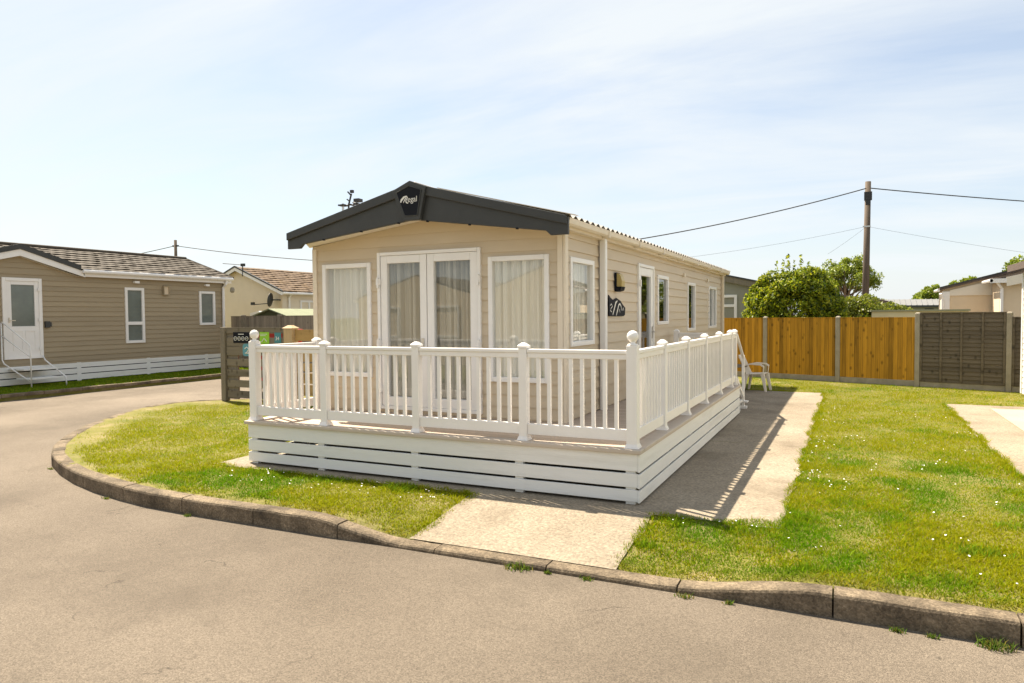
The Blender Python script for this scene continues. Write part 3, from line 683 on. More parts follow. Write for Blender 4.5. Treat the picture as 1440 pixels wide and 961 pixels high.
# gutter and brackets, downpipe
gt = MB(); 
prof = [(.0, .0), (.02, -.055), (.07, -.07), (.105, -.05), (.115, .01), (.105, .01), (.10, -.04)]
gt.prism([(-2.945 + a, 7.47, 2.885 + b) for a, b in prof], (0, BY - 7.42, 0))
home.part('gutter', gt, M['trim'])
home.part('eave_board', MB().box(SX - .05, -2.93, 7.47, BY, 2.79, 2.85), M['trim'])
for y in (8.9, 10.4, 11.9, 13.4, 14.9, 16.4, 17.9):
    home.part('gutter_bracket', MB().box(-2.96, -2.822, y, y + .04, 2.80, 2.893), M['trim'])
home.part('downpipe', MB().box(SX + .025, SX + .11, 9.02, 9.11, WZ0, 2.81), M['upvc'], bevel=.012)
home.part('downpipe', MB().box(SX + .025, SX + .09, 18.95, 19.02, WZ0, 2.81), M['trim'], bevel=.012)

def window(t, T, u0, u1, v0, v1, curtain=None, fwid=.06, proud=.035, mull=None, pane='pane', name='window', seed=0, fm='upvc', tb=None, cw=-.10):
    wn = t.part(name, uframe(MB(), T, u0, u1, v0, v1, fwid, -.06, proud, tb), M[fm], bevel=.006)
    if mull:
        mm = MB()
        for d, p in mull:
            if d == 'h': ubox(mm, T, u0 + fwid, u1 - fwid, p - fwid * .5, p + fwid * .5, -.05, proud - .004)
            else: ubox(mm, T, p - fwid * .5, p + fwid * .5, v0 + fwid, v1 - fwid, -.05, proud - .004)
        t.part('mullion', mm, M[fm], parent=wn)
    t.part('pane', upane(T, u0 + fwid - .004, u1 - fwid + .004, v0 + (tb or fwid) - .004, v1 - fwid + .004), M[pane], parent=wn)
    if curtain: t.part('curtain', curtain_mb(T, u0 + .02, u1 - .02, v0 - .02, v1 + .02, cw, .03, .12, seed), M[curtain], parent=wn)
    return wn
window(home, TF, -6.597, -5.78, .99, 2.525, 'curtain', seed=1)
window(home, TF, -4.015, -3.206, .99, 2.525, 'curtain', seed=2, cw=-.08)
window(home, TS, 7.94, 8.80, 1.42, 2.5, 'curtain', seed=3)
window(home, TS, 12.2, 13.0, 1.62, 2.49, None, pane='paned', seed=4)
window(home, TS, 14.72, 15.52, 1.45, 2.46, None, pane='paned', seed=5)
window(home, TS, 17.16, 18.2, 1.46, 2.46, None, pane='paned', mull=[('v', 17.75)], seed=6)
# french door
dr = home.part('french_door', uframe(MB(), TF, -5.665, -4.115, .575, 2.648, .045, -.06, .045), M['upvc'], bevel=.006)
for a, b, sd in ((-5.615, -4.905, 11), (-4.895, -4.165, 12)):
    home.part('door_leaf', uframe(MB(), TF, a, b, .622, 2.60, .10, -.04, .03, .12), M['upvc'], parent=dr, bevel=.006)
    home.part('pane', upane(TF, a + .096, b - .096, .735, 2.505), M['pane'], parent=dr)
    home.part('curtain', curtain_mb(TF, a + .03, b - .03, .62, 2.6, -.12, .035, .11, sd), M['greycurtain'], parent=dr)
for u in (-5.64, -4.14):
    for z in (.85, 1.46, 2.27):
        h = ubox(MB(), TF, u - .03, u + .03, z - .05, z + .03, .03, .065); ubox(h, TF, u - .012, u + .012, z - .09, z + .05, .045, .075)
        home.part('hinge', h, M['upvc'], parent=dr)
hd = ubox(MB(), TF, -4.985, -4.945, 1.30, 1.52, .03, .042); ubox(hd, TF, -5.09, -4.955, 1.425, 1.447, .075, .09); ubox(hd, TF, -4.972, -4.95, 1.425, 1.447, .04, .09)
home.part('handle', hd, M['metal'], parent=dr)
# side door
sd = home.part('side_door', uframe(MB(), TS, 10.92, 11.9, .56, 2.61, .05, -.06, .045), M['upvc'], bevel=.006)
home.part('door_leaf', uframe(MB(), TS, 10.975, 11.845, .615, 2.555, .13, -.04, .03), M['upvc'], parent=sd, bevel=.006)
home.part('pane', upane(TS, 11.1, 11.72, .74, 2.43), M['paned'], parent=sd)
for z in (.8, 1.2, 2.3): home.part('hinge', ubox(MB(), TS, 10.93, 10.98, z - .06, z + .05, .03, .07), M['upvc'], parent=sd)
hb = ubox(MB(), TS, 11.76, 11.80, 1.4, 1.6, .03, .045); ubox(hb, TS, 11.66, 11.79, 1.5, 1.52, .07, .085); ubox(hb, TS, 11.77, 11.79, 1.5, 1.52, .04, .085)
home.part('handle', hb, M['metal'], parent=sd)
# wall lamp: black backplate, amber lens, dark lower cup
lb = home.part('wall_lamp', ubox(MB(), TS, 9.70, 9.89, 2.13, 2.40, .02, .05), M['black'], bevel=.006)
home.part('lamp_shade', MB().prism([TS(9.72, v, w) for w, v in ((.05, 2.20), (.12, 2.20), (.125, 2.28), (.105, 2.35), (.075, 2.385), (.05, 2.39))], (0, .15, 0)), M['lampglass'], parent=lb)
home.part('lamp_cup', MB().prism([TS(9.695, v, w) for w, v in ((.05, 2.198), (.125, 2.198), (.11, 2.145), (.05, 2.13))], (0, .19, 0)), M['black'], parent=lb)
# house plate beside the door
def spl(P): return P
pl_poly = [(9.40, 1.78), (10.10, 1.78), (10.17, 1.80), (10.19, 1.90), (10.07, 1.945), (9.95, 2.0), (9.76, 2.04), (9.60, 2.005), (9.47, 2.04), (9.40, 2.075)]
pp = home.part('house_plate', MB().prism([TS(u, v, .022) for u, v in pl_poly], (.014, 0, 0)), M['black'])
lm = MB()
def ustroke(mb, pts, w, r):
    v = []; n = len(pts)
    for i, (x, z) in enumerate(pts):
        a = Vector((*pts[max(i - 1, 0)], 0)); b = Vector((*pts[min(i + 1, n - 1)], 0)); t = (b - a).normalized()
        q = .72 * r[i]; v += [TS(x - t.y * q, z + t.x * q, w), TS(x + t.y * q, z - t.x * q, w)]
    mb.add(v, [(2 * i, 2 * i + 1, 2 * i + 3, 2 * i + 2) for i in range(n - 1)])
ustroke(lm, [(9.56, 1.80), (9.62, 1.87), (9.70, 1.97), (9.78, 2.0)], .04, [.015, .022, .026, .012])
ustroke(lm, [(9.72, 1.79), (9.78, 1.86), (9.84, 1.94), (9.90, 1.96), (9.96, 1.92), (9.99, 1.86)], .041, [.012, .024, .022, .018, .014, .008])
ustroke(lm, [(9.44, 1.93), (9.50, 1.95), (9.55, 1.92), (9.48, 1.89), (9.45, 1.86), (9.52, 1.84)], .04, [.008, .012, .01, .01, .012, .006])
ustroke(lm, [(10.03, 1.86), (10.07, 1.9), (10.10, 1.86)], .04, [.006, .012, .006])
ustroke(lm, [(9.86, 1.84), (9.89, 1.88), (9.91, 1.83)], .04, [.005, .012, .006])
home.part('emblem', lm, M['letter'], parent=pp)
for y in (14.3, 16.9): home.part('vent', ubox(MB(), TS, y, y + .12, 2.55, 2.62, .01, .05), M['trim'])
# roof aerial
ax0, az0 = -6.60, 3.36; k_ = .82
A_ = lambda x, z: (ax0 + x * k_, 8.35, az0 + z * k_)
ae = MB().tube([A_(0, -.4), A_(0, 0), A_(.01, .10), A_(.07, .28)], .013, 6).tube([A_(-.17, .085), A_(.25, .085)], .010, 6)
for dx in (-.13, -.09, -.05, .05): ae.box(ax0 + dx - .014, ax0 + dx + .014, 8.29, 8.41, az0 + .06, az0 + .08)
ae.tube([A_(.025, .15), A_(-.03, .19)], .010, 6).tube([A_(.06, .25), A_(-.01, .32)], .011, 6).box(ax0 + .045, ax0 + .09, 8.33, 8.37, az0 + .24, az0 + .28)
ae.box(ax0 + .13, ax0 + .22, 8.30, 8.40, az0 + .10, az0 + .145).tube([A_(.10, .12), A_(.26, .075)], .014, 6)
home.part('aerial', ae, M['cable']); home.part('aerial_mast', MB().tube([A_(-.12, -.4), A_(-.12, .12)], .018, 6), M['metal'])

# ------------------------------------------------------------------ decking
DX0, DX1, DY0, DY1 = -6.72, -1.765, 6.445, 13.2
deck = Thing('decking', 'raised white skirted decking with vinyl balustrade wrapping the beige mobile home', 'decking', (-4.2, DY0, 0))
fl = MB().box(DX0 + .03, DX1 - .03, DY0 + .03, FY + .02, DH - .045, DH - .003).box(SX - .02, DX1 - .03, FY + .021, DY1 - .02, DH - .045, DH - .003)
deck.part('deck_floor', fl, M['deckfloor'])
deck.part('deck_edge', MB().box(DX0 - .02, DX1 + .02, DY0 - .02, DY0 + .13, DH - .042, DH), M['nosing'], bevel=.008)
deck.part('deck_edge', MB().box(DX1 - .13, DX1 + .02, DY0 + .132, DY1, DH - .042, DH), M['nosing'], bevel=.008)
deck.part('deck_edge', MB().box(DX0 - .02, DX0 + .13, DY0 + .132, FY - .03, DH - .042, DH), M['nosing'], bevel=.008)
rows = [(.325, .488), (.170, .301), (.035, .146)]
for z0, z1 in rows:
    deck.part('skirting_board', MB().box(DX0 + .02, DX1 - .02, DY0 + .012, DY0 + .034, z0, z1), M['skirt'], bevel=.003)
    deck.part('skirting_board', MB().box(DX1 - .0195, DX1 + .002, DY0 + .012, DY1 - .03, z0 - .008, z1 - .004), M['skirt'], bevel=.003)
    deck.part('skirting_board', MB().box(DX0 + .0, DX0 + .0195, DY0 + .036, FY + 1.2, z0 - .008, z1 - .004), M['skirt'], bevel=.003)
for x in (-6.62, -5.58, -4.28, -3.02, -1.86):
    deck.part('skirt_batten', MB().box(x - .045, x + .045, DY0 + .036, DY0 + .085, .006, DH - .05), M['skirt'])
for y in (7.7, 8.95, 10.2, 11.45, 12.7, 13.1):
    deck.part('skirt_batten', MB().box(DX1 - .075, DX1 - .022, y - .045, y + .045, .006, DH - .05), M['skirt'])
deck.part('skirt_batten', MB().box(DX0 + .022, DX0 + .07, 7.5, 7.6, .006, DH - .05), M['skirt'])
ub = MB()
for y in (6.9, 7.4): ub.box(DX0 + .08, DX1 - .08, y, y + .05, .33, .48)
deck.part('joist', ub, M['post_old'])
# end board
deck.part('skirting_board', MB().box(SX, DX1 - .03, DY1 - .03, DY1 - .008, .17, .488), M['skirt'])
PX = [-6.65, -5.55, -4.275, -2.985, -1.85]; PYF = 6.54
SYs = [7.72, 8.97, 10.22, 11.47, 12.62, 13.10]
def post(x, y, z1=1.472, cap='pyramid', h=.044):
    p = deck.part('rail_post', MB().box(x - h, x + h, y - h, y + h, DH + .001, z1), M['rail'], bevel=.006)
    c = MB(); q = h + .016
    c.hexa([(x - q, y - q, DH + .002), (x + q, y - q, DH + .002), (x + q, y + q, DH + .002), (x - q, y + q, DH + .002)],
           [(x - h - .003, y - h - .003, DH + .04), (x + h + .003, y - h - .003, DH + .04), (x + h + .003, y + h + .003, DH + .04), (x - h - .003, y + h + .003, DH + .04)])
    deck.part('post_collar', c, M['rail'], parent=p)
    if cap == 'pyramid':
        a = h + .007; k = MB().box(x - a, x + a, y - a, y + a, z1, z1 + .022)
        k.hexa([(x - a, y - a, z1 + .022), (x + a, y - a, z1 + .022), (x + a, y + a, z1 + .022), (x - a, y + a, z1 + .022)],
               [(x - .018, y - .018, z1 + .052), (x + .018, y - .018, z1 + .052), (x + .018, y + .018, z1 + .052), (x - .018, y + .018, z1 + .052)])
        deck.part('post_cap', k, M['rail'], parent=p)
    else:
        r = .056
        prof = [(.05, 0), (.05, .014), (.024, .02), (.022, .035)] + [(r * math.cos(t), .035 + r * .92 + r * math.sin(t)) for t in [(-PI / 2 + .42) + i * (PI - .45) / 10 for i in range(11)]]
        deck.part('ball_finial', MB().lathe((x, y, z1), prof, 20), M['rail'], parent=p, smooth=True)
    return p
for i, x in enumerate(PX): post(x, PYF, 1.508 if i in (0, 4) else 1.472, 'ball' if i in (0, 4) else 'pyramid', .052 if i in (0, 4) else .044)
for y in SYs: post(-1.85, y)
post(-6.6, 7.62); post(-2.88, 13.1)
nb = 0
def panel(ax, a, b, c, skew=0, gap=.118, bw=.017):
    """balustrade panel from a to b along ax at the other coordinate c"""
    def bx(mb, p, q, w, z0, z1):
        return mb.box(p, q, c - w, c + w, z0, z1) if ax == 'x' else mb.box(c - w, c + w, p, q, z0, z1)
    tr = bx(bx(MB(), a, b, .036, 1.425, 1.462), a, b, .024, 1.372, 1.4249)
    p = deck.part('rail_panel', tr, M['rail'], bevel=.007)
    deck.part('bottom_rail', bx(MB(), a, b, .024, .595, .705), M['rail'], parent=p, bevel=.006)
    n = max(2, round((b - a) / gap) - 1); s = (b - a) / (n + 1)
    for i in range(n):
        u = a + s * (i + 1)
        deck.part('baluster', bx(MB(), u - bw, u + bw, bw, .7055, 1.3715), M['rail'], parent=p)
for a, b in zip(PX[:-1], PX[1:]): panel('x', a + .045, b - .045, PYF)
ys = [PYF] + SYs
for a, b in zip(ys[:-1], ys[1:]): panel('y', a + .045, b - .045, -1.85)
panel('y', PYF + .058, 7.57, -6.62); panel('x', -2.83, -2.32, 13.1)
# steps at the far end with a sloping handrail
for i, (z, y) in enumerate(((.36, 13.22), (.19, 13.52))):
    deck.part('step', MB().box(-2.75, -1.8, y, y + .3, z - .04, z).box(-2.75, -1.8, y + .01, y + .03, 0.006, z - .041), M['skirt'])
lp = deck.part('rail_post', MB().box(-1.835, -1.785, 13.955, 14.005, .006, 1.02), M['rail'], bevel=.006)
deck.part('post_collar', MB().box(-1.88, -1.74, 13.91, 14.05, .006, .05).box(-1.90, -1.72, 13.9, 14.06, .13, .15), M['rail'], parent=lp)
deck.part('handrail', MB().hexa([(-1.83, 13.1, 1.40), (-1.79, 13.1, 1.40), (-1.79, 13.95, .96), (-1.83, 13.95, .96)], [(-1.83, 13.1, 1.45), (-1.79, 13.1, 1.45), (-1.79, 13.95, 1.01), (-1.83, 13.95, 1.01)]), M['rail'])
deck.part('handrail', MB().hexa([(-1.83, 13.1, .6), (-1.79, 13.1, .6), (-1.79, 13.95, .2), (-1.83, 13.95, .2)], [(-1.83, 13.1, .68), (-1.79, 13.1, .68), (-1.79, 13.95, .28), (-1.83, 13.95, .28)]), M['rail'])
# ------------------------------------------------------------------ tiled gable roofs and houses
def tiled_plane(p_ridge0, p_ridge1, p_eave0, p_eave1, courses, amp=.009, period=.30, lift=.028, seed=0):
    """tiles: courses between ridge line and eave line, each a wavy strip with a drop edge"""
    mb = MB(); R0, R1, E0, E1 = map(Vector, (p_ridge0, p_ridge1, p_eave0, p_eave1)); L_ = (R1 - R0).length; n = int(L_ / .05)
    nrm = (R1 - R0).cross(E0 - R0).normalized(); nrm = nrm if nrm.z > 0 else -nrm; rr = random.Random(seed)
    for k in range(courses):
        t0, t1 = k / courses, (k + 1.06) / courses; v = []; jit = {}
        for i in range(n + 1):
            s = i / n; off = (period / 2 if k % 2 else 0); tile = math.floor((s * L_ + off) / period)
            if tile not in jit: jit[tile] = rr.uniform(-.008, .012)
            ph = ((s * L_ + off) / period) % 1
            wv = amp * (abs(math.sin(PI * ph)) ** .7) + jit[tile]
            a = R0.lerp(R1, s).lerp(E0.lerp(E1, s), t0); b = R0.lerp(R1, s).lerp(E0.lerp(E1, s), min(t1, 1.0))
            v += [a + nrm * (wv * .6), b + nrm * (wv + lift), b + nrm * (-.005)]
        mb.add(v, [(3 * i + j, 3 * i + 3 + j, 3 * i + 4 + j, 3 * i + 1 + j) for i in range(n) for j in (0, 1)])
    return mb

# brown chalet on the left
CX = -20.6
ch = Thing('chalet', 'brown timber clad chalet with white door and tiled roof across the road', 'chalet', (CX, 13, 0))
TC = T_side(CX)
cop = [(11.32, 12.36, .72, 2.95), (14.9, 15.57, 1.03, 2.79), (17.72, 18.4, 1.56, 2.75)]
CY0, CY1 = 5.0, 18.8
# the long wall carries a small cross gable above the door
mb = cladding(TC, CY0, CY1, .44, 3.08, cop, .145, .02)
ch.part('front_wall', mb, M['browncl'])
gb = cladding(TC, 10.0, 13.75, 3.08, 3.75, [], .145, .02)
ch.part('gable_wall', gb, M['browncl'], cut=[((CX, 11.8, 3.64), Vector((0, .28, 1)).normalized()), ((CX, 11.8, 3.64), Vector((0, -.28, 1)).normalized())])
ch.part('end_wall', MB().add([(CX, CY1, .44), (CX - 6, CY1, .44), (CX - 6, CY1, 3.1), (CX - 3, CY1, 4.1), (CX, CY1, 3.1)], [(0, 1, 2, 3, 4)]).add([(CX, CY0, .44), (CX - 6, CY0, .44), (CX - 6, CY0, 3.1), (CX - 3, CY0, 4.1), (CX, CY0, 3.1)], [(0, 1, 2, 3, 4)]), M['browncl'])
ch.part('back_wall', MB().box(CX - 6.02, CX - 6.0, CY0, CY1, .44, 3.1), M['browncl'])
ch.part('floor', MB().box(CX - 5.95, CX - .05, CY0 + .05, CY1 - .05, .42, .46), M['interior'])
RZ = 4.02; RXC = CX - 1.95
for ya, yb, xe, ze, nc in ((CY0 - .2, 9.95, CX + .22, 3.25, 9), (9.95, 13.42, CX - .35, 3.452, 7)):
    ch.part('roof', tiled_plane((RXC, ya, RZ), (RXC, yb, RZ), (xe, ya, ze), (xe, yb, ze), nc, seed=3), M['tile'])
ch.part('roof', tiled_plane((RXC, 13.42, RZ), (RXC, CY1 + .05, RZ), (CX + .22, 13.42, 3.25), (CX + .22, CY1 + .28, 3.25), 9, seed=4), M['tile'])
ch.part('roof', MB().add([(RXC, CY0 - .2, RZ), (RXC, CY1 + .05, RZ), (CX - 6.3, CY1 + .28, 3.0), (CX - 6.3, CY0 - .2, 3.0)], [(0, 1, 2, 3)]), M['tile'])
ch.part('ridge_cap', MB().tube([(RXC, CY0 - .2, RZ + .02), (RXC, CY1 + .05, RZ + .02)], .07, 8), M['tile'])
ch.part('verge_cap', MB().tube([(RXC, CY1 + .05, RZ + .01), (CX + .22, CY1 + .28, 3.26)], .05, 6), M['tile'])
# cross gable roof: two tile slopes with dark verge and white barge board
gx0, gx1 = CX + .16, CX - 1.6; ga = 11.75; gz = 3.80; ge0, ge1 = 9.95, 13.42
for ye in (ge0, ge1):
    s_ = 1 if ye > ga else -1
    ch.part('gable_roof', MB().hexa([(gx0, ga, gz - .02), (gx0, ye, 3.30), (gx1, ye, 3.30), (gx1, ga, gz - .02)], [(gx0, ga, gz + .03), (gx0, ye, 3.35), (gx1, ye, 3.35), (gx1, ga, gz + .03)]), M['dark'])
    ch.part('verge_trim', MB().hexa([(gx0 + .001, ga, gz - .07), (gx0 + .001, ye, 3.24), (gx0 + .03, ye, 3.24), (gx0 + .03, ga, gz - .07)], [(gx0 + .001, ga, gz + .075), (gx0 + .001, ye, 3.385), (gx0 + .03, ye, 3.385), (gx0 + .03, ga, gz + .075)]), M['dark'])
    ch.part('barge_board', MB().hexa([(gx0 - .04, ga, gz - .25), (gx0 - .04, ye + s_ * .14, 3.04), (gx0, ye + s_ * .14, 3.04), (gx0, ga, gz - .25)], [(gx0 - .04, ga, gz - .065), (gx0 - .04, ye + s_ * .02, 3.245), (gx0, ye + s_ * .02, 3.245), (gx0, ga, gz - .065)]), M['upvc'])
    ch.part('soffit', MB().add([(gx0 - .05, ga, gz - .25), (gx0 - .05, ye, 3.05), (CX, ye, 3.05), (CX, ga, gz - .25)], [(0, 1, 2, 3)]), M['upvc'])
ch.part('fascia_board', MB().box(CX + .12, CX + .15, 13.55, CY1 + .26, 3.06, 3.20), M['upvc']); ch.part('soffit', MB().box(CX, CX + .12, 13.5, CY1 + .26, 3.07, 3.09), M['upvc'])
ch.part('gutter', MB().tube([(CX + .22, 13.45, 3.21), (CX + .22, CY1 + .25, 3.21)], .06, 10), M['upvc'])
ch.part('downpipe', MB().tube([(CX + .22, CY1 - .02, 3.15), (CX + .2, CY1 - .04, 3.02), (CX + .08, CY1 - .06, 2.9), (CX + .06, CY1 - .06, .5)], .045, 8), M['upvc'])
ch.part('corner_trim', ubox(MB(), TC, CY1 - .03, CY1 + .03, .44, 3.05, .0, .03), M['post_old'])
# skirt
for k, (z0, z1) in enumerate(((.38, .515), (.205, .355), (.02, .18))):
    ch.part('skirting_board', MB().box(CX + .03, CX + .05, CY0, CY1, z0, z1), M['skirt'])
for y in (9.0, 11.0, 13.3, 15.6, 17.9): ch.part('skirt_batten', MB().box(CX + .032, CX + .054, y, y + .12, -.02, .53), M['skirt'])
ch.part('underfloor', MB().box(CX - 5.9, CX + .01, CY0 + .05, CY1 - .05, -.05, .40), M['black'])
d = ch.part('door', uframe(MB(), TC, 11.32, 12.36, .72, 2.95, .09, -.04, .05), M['upvc'], bevel=.006)
df = ubox(MB(), TC, 11.41, 12.27, .81, 1.62, -.02, .03); ubox(df, TC, 11.41, 11.55, 1.62, 2.86, -.02, .03); ubox(df, TC, 12.16, 12.27, 1.62, 2.86, -.02, .03); ubox(df, TC, 11.55, 12.16, 2.76, 2.86, -.02, .03)
ch.part('door_leaf', df, M['upvc'], parent=d, bevel=.005)
ch.part('pane', ubox(MB(), TC, 11.55, 12.16, 1.62, 2.76, -.01, 0), M['frosted'], parent=d)
for a in (11.56, 11.89):
    ch.part('door_panel', uframe(MB(), TC, a, a + .26, .95, 1.50, .018, .028, .042), M['upvc'], parent=d)
ch.part('handle', ubox(ubox(MB(), TC, 11.46, 11.49, 1.72, 1.86, .03, .05), TC, 11.46, 11.62, 1.77, 1.79, .06, .08), M['metal'], parent=d)
for z in (.95, 1.75, 2.6): ch.part('hinge', ubox(MB(), TC, 12.24, 12.31, z, z + .08, .05, .08), M['upvc'], parent=d)
def cwin(u0, u1, v0, v1, mull=None):
    wn = ch.part('window', uframe(MB(), TC, u0, u1, v0, v1, .085, -.03, .05), M['upvc'], bevel=.006)
    if mull: ch.part('mullion', ubox(MB(), TC, u0 + .08, u1 - .08, mull - .05, mull + .05, -.02, .045), M['upvc'], parent=wn)
    ch.part('pane', ubox(MB(), TC, u0 + .08, u1 - .08, v0 + .08, v1 - .08, -.01, 0), M['frosted'], parent=wn)
cwin(14.9, 15.57, 1.03, 2.79, 1.66); cwin(17.72, 18.4, 1.56, 2.75)
vb = ch.part('wall_vent', uframe(MB(), TC, 16.26, 16.48, 2.58, 2.88, .025, .01, .10), M['browncl']); ch.part('vent_grille', ubox(MB(), TC, 16.285, 16.455, 2.605, 2.855, .02, .07), M['cream'], parent=vb)
for y in (15.2, 17.95): ch.part('eave_lamp', ubox(MB(), TC, y, y + .16, 2.93, 3.0, .02, .12), M['upvc'])
ch.part('meter_box', ubox(ubox(MB(), TC, 12.42, 12.55, 1.57, 1.75, .012, .07), TC, 12.5, 12.6, 1.6, 1.72, .012, .05), M['dark'])
ch.part('alarm_box', MB().lathe((CX + .25, CY1 + .2, 2.72), [(.04, 0), (.08, .05), (.08, .14), (.05, .2)], 10), M['conc'])
# entrance steps with tube handrail
stp = Thing('entrance_steps', 'slim white metal entrance steps with tube handrail below the chalet door', 'steps', (-20.2, 11.8, -.03))
stp.part('tread', MB().box(CX + .06, CX + .75, 11.4, 12.3, .44, .475), M['skirt']); stp.part('tread', MB().box(CX + .4, CX + 1.0, 11.4, 12.3, .2, .235), M['skirt'])
q = .018
rl = MB().tube([(CX + .07, 11.25, 1.72), (CX + .12, 11.25, 1.74), (CX + .95, 11.42, 1.16), (CX + 1.0, 11.44, 1.08), (CX + 1.0, 11.44, -.03)], q, 8)
rl.tube([(CX + .07, 11.25, 1.73), (CX + .07, 11.25, .72), (CX + .15, 11.25, .62), (CX + .98, 11.44, .14)], q, 8).tube([(CX + .07, 11.25, 1.38), (CX + 1.0, 11.44, .8)], q * .8, 8)
stp.part('handrail', rl, M['upvc'], smooth=True)
stp.part('stringer', MB().tube([(CX + .1, 12.3, .78), (CX + .2, 12.3, .66), (CX + 1.0, 12.36, .22), (CX + 1.02, 12.36, -.03)], q, 8), M['upvc'], smooth=True)

# generic home with its ridge along Y, gable end facing the camera
def home_y(name, label, cat, x0, x1, y0, y1, zb, ze, rise, wall, roofm, vergem, over=.25, tiled=None, xr=None, group=None, barge=.14):
    t = Thing(name, label, cat, ((x0 + x1) / 2, y0, 0), group); xc = xr if xr is not None else (x0 + x1) / 2
    zr = ze + rise
    t.part('gable_wall', MB().prism([(x0, y0, zb), (x1, y0, zb), (x1, y0, ze), (xc, y0, zr), (x0, y0, ze)], (0, .1, 0)), M[wall])
    t.part('side_wall', MB().box(x1 - .1, x1, y0 + .101, y1, zb, ze), M[wall]); t.part('side_wall', MB().box(x0, x0 + .1, y0 + .101, y1, zb, ze), M[wall])
    t.part('back_wall', MB().prism([(x0, y1, zb), (x1, y1, zb), (x1, y1, ze), (xc, y1, zr), (x0, y1, ze)], (0, .1, 0)), M[wall])
    for xe, s_ in ((x0, -1), (x1, 1)):
        k = rise / abs(xe - xc); ex = xe + s_ * over; ez = ze - k * over
        if tiled: t.part('roof', tiled_plane((xc, y0 - over, zr + .08), (xc, y1, zr + .08), (ex, y0 - over, ez + .08), (ex, y1, ez + .08), tiled, seed=5), M[roofm])
        else:
            t.part('roof', MB().hexa([(xc, y0 - over, zr + .03), (ex, y0 - over, ez + .03), (ex, y1, ez + .03), (xc, y1, zr + .03)], [(xc, y0 - over, zr + .08), (ex, y0 - over, ez + .08), (ex, y1, ez + .08), (xc, y1, zr + .08)]), M[roofm])
        t.part('barge_board', MB().hexa([(xc, y0 - over - .03, zr + .05 - barge), (ex, y0 - over - .03, ez + .05 - barge), (ex, y0 - over - .001, ez + .05 - barge), (xc, y0 - over - .001, zr + .05 - barge)],
                                        [(xc, y0 - over - .03, zr + .06), (ex, y0 - over - .03, ez + .06), (ex, y0 - over - .001, ez + .06), (xc, y0 - over - .001, zr + .06)]), M[vergem])
        t.part('verge_cap', MB().hexa([(xc, y0 - over - .06, zr + .061), (ex, y0 - over - .06, ez + .061), (ex, y0 - over + .05, ez + .061), (xc, y0 - over + .05, zr + .061)],
                                        [(xc, y0 - over - .06, zr + .12), (ex, y0 - over - .06, ez + .12), (ex, y0 - over + .05, ez + .12), (xc, y0 - over + .05, zr + .12)]), M['dark'])
        t.part('gutter', MB().tube([(ex + s_ * .03, y0 - over, ez + .0), (ex + s_ * .03, y1, ez + .0)], .055, 8), M['upvc'])
    return t
# cream bungalow behind the bin store
bx1 = -21.75
bg_ = home_y('bungalow', 'cream rendered bungalow with mossy tiled roof and satellite dish', 'bungalow', bx1 - 4.9, bx1, 23.0, 33, 0, 2.92, 1.03, 'palecream', 'mosstile', 'upvc', .22, 11)
TB = T_side(bx1)
window(bg_, TB, 24.05, 25.35, 1.35, 2.55, 'curtain', .09, .05, [('v', 24.62)], 'paned', seed=9)
bg_.part('downpipe', MB().tube([(bx1 + .2, 23.35, 2.82), (bx1 + .06, 23.35, 2.65), (bx1 + .06, 23.35, .2)], .045, 8), M['upvc'])
bg_.part('corner_trim', MB().box(bx1 - .14, bx1 + .03, 22.94, 22.995, 0, 2.85), M['cream'])
ds = bg_.part('satellite_dish', MB().lathe(bg_.loc, [(.02, -.06), (.16, -.045), (.29, 0), (.30, .012)], 18), M['dark'], smooth=True)
ds.rotation_euler = (0, math.radians(-82), math.radians(22)); ds.location = (2.45 - .34, -.34, 2.55)
bg_.part('dish_arm', MB().tube([(bx1 - .05, 23.0, 2.55), (bx1 - .05, 22.72, 2.55), (bx1 - .3, 22.66, 2.55)], .03, 6).tube([(bx1 - .40, 22.6, 2.40), (bx1 - 1.05, 22.4, 2.36)], .018, 6).box(bx1 - 1.15, bx1 - 1.0, 22.35, 22.45, 2.34, 2.46), M['dark'])
bg_.part('aerial', MB().tube([(-23.75, 22.75, 3.6), (-23.72, 22.75, 4.12)], .022, 6).tube([(-24.9, 22.75, 4.2), (-23.65, 22.75, 4.08)], .014, 6).box(-23.8, -23.62, 22.7, 22.8, 4.03, 4.15), M['cable'])
# shed in front of the bungalow
sh = Thing('shed', 'green shed with pale felt roof behind the grey fence', 'shed', (-19.3, 19.9, 0))
ax = -19.42; 
sh.part('gable_wall', MB().prism([(ax - .78, 19.9, 0), (ax + .78, 19.9, 0), (ax + .78, 19.9, 1.84), (ax, 19.9, 2.09), (ax - .78, 19.9, 1.84)], (0, .05, 0)), M['shedwall'])
sh.part('side_wall', MB().box(ax + .73, ax + .78, 19.951, 22.3, 0, 1.83).box(ax - .78, ax - .73, 19.951, 22.3, 0, 1.83), M['shedwall'])
for s_ in (-1, 1):
    sh.part('roof', MB().hexa([(ax, 19.8, 2.10), (ax + s_ * .9, 19.8, 1.82), (ax + s_ * .9, 22.4, 1.82), (ax, 22.4, 2.10)], [(ax, 19.8, 2.14), (ax + s_ * .9, 19.8, 1.86), (ax + s_ * .9, 22.4, 1.86), (ax, 22.4, 2.14)]), M['shedroof'])
solo('cold_frame', MB().prism([(-20.75, 20.2, 0), (-20.1, 20.2, 0), (-20.1, 20.2, 1.9), (-20.3, 20.2, 2.06), (-20.75, 20.2, 1.98)], (0, .6, 0)), M['whitesign'], 'small pale roofed cabinet beside the green shed', 'cabinet')
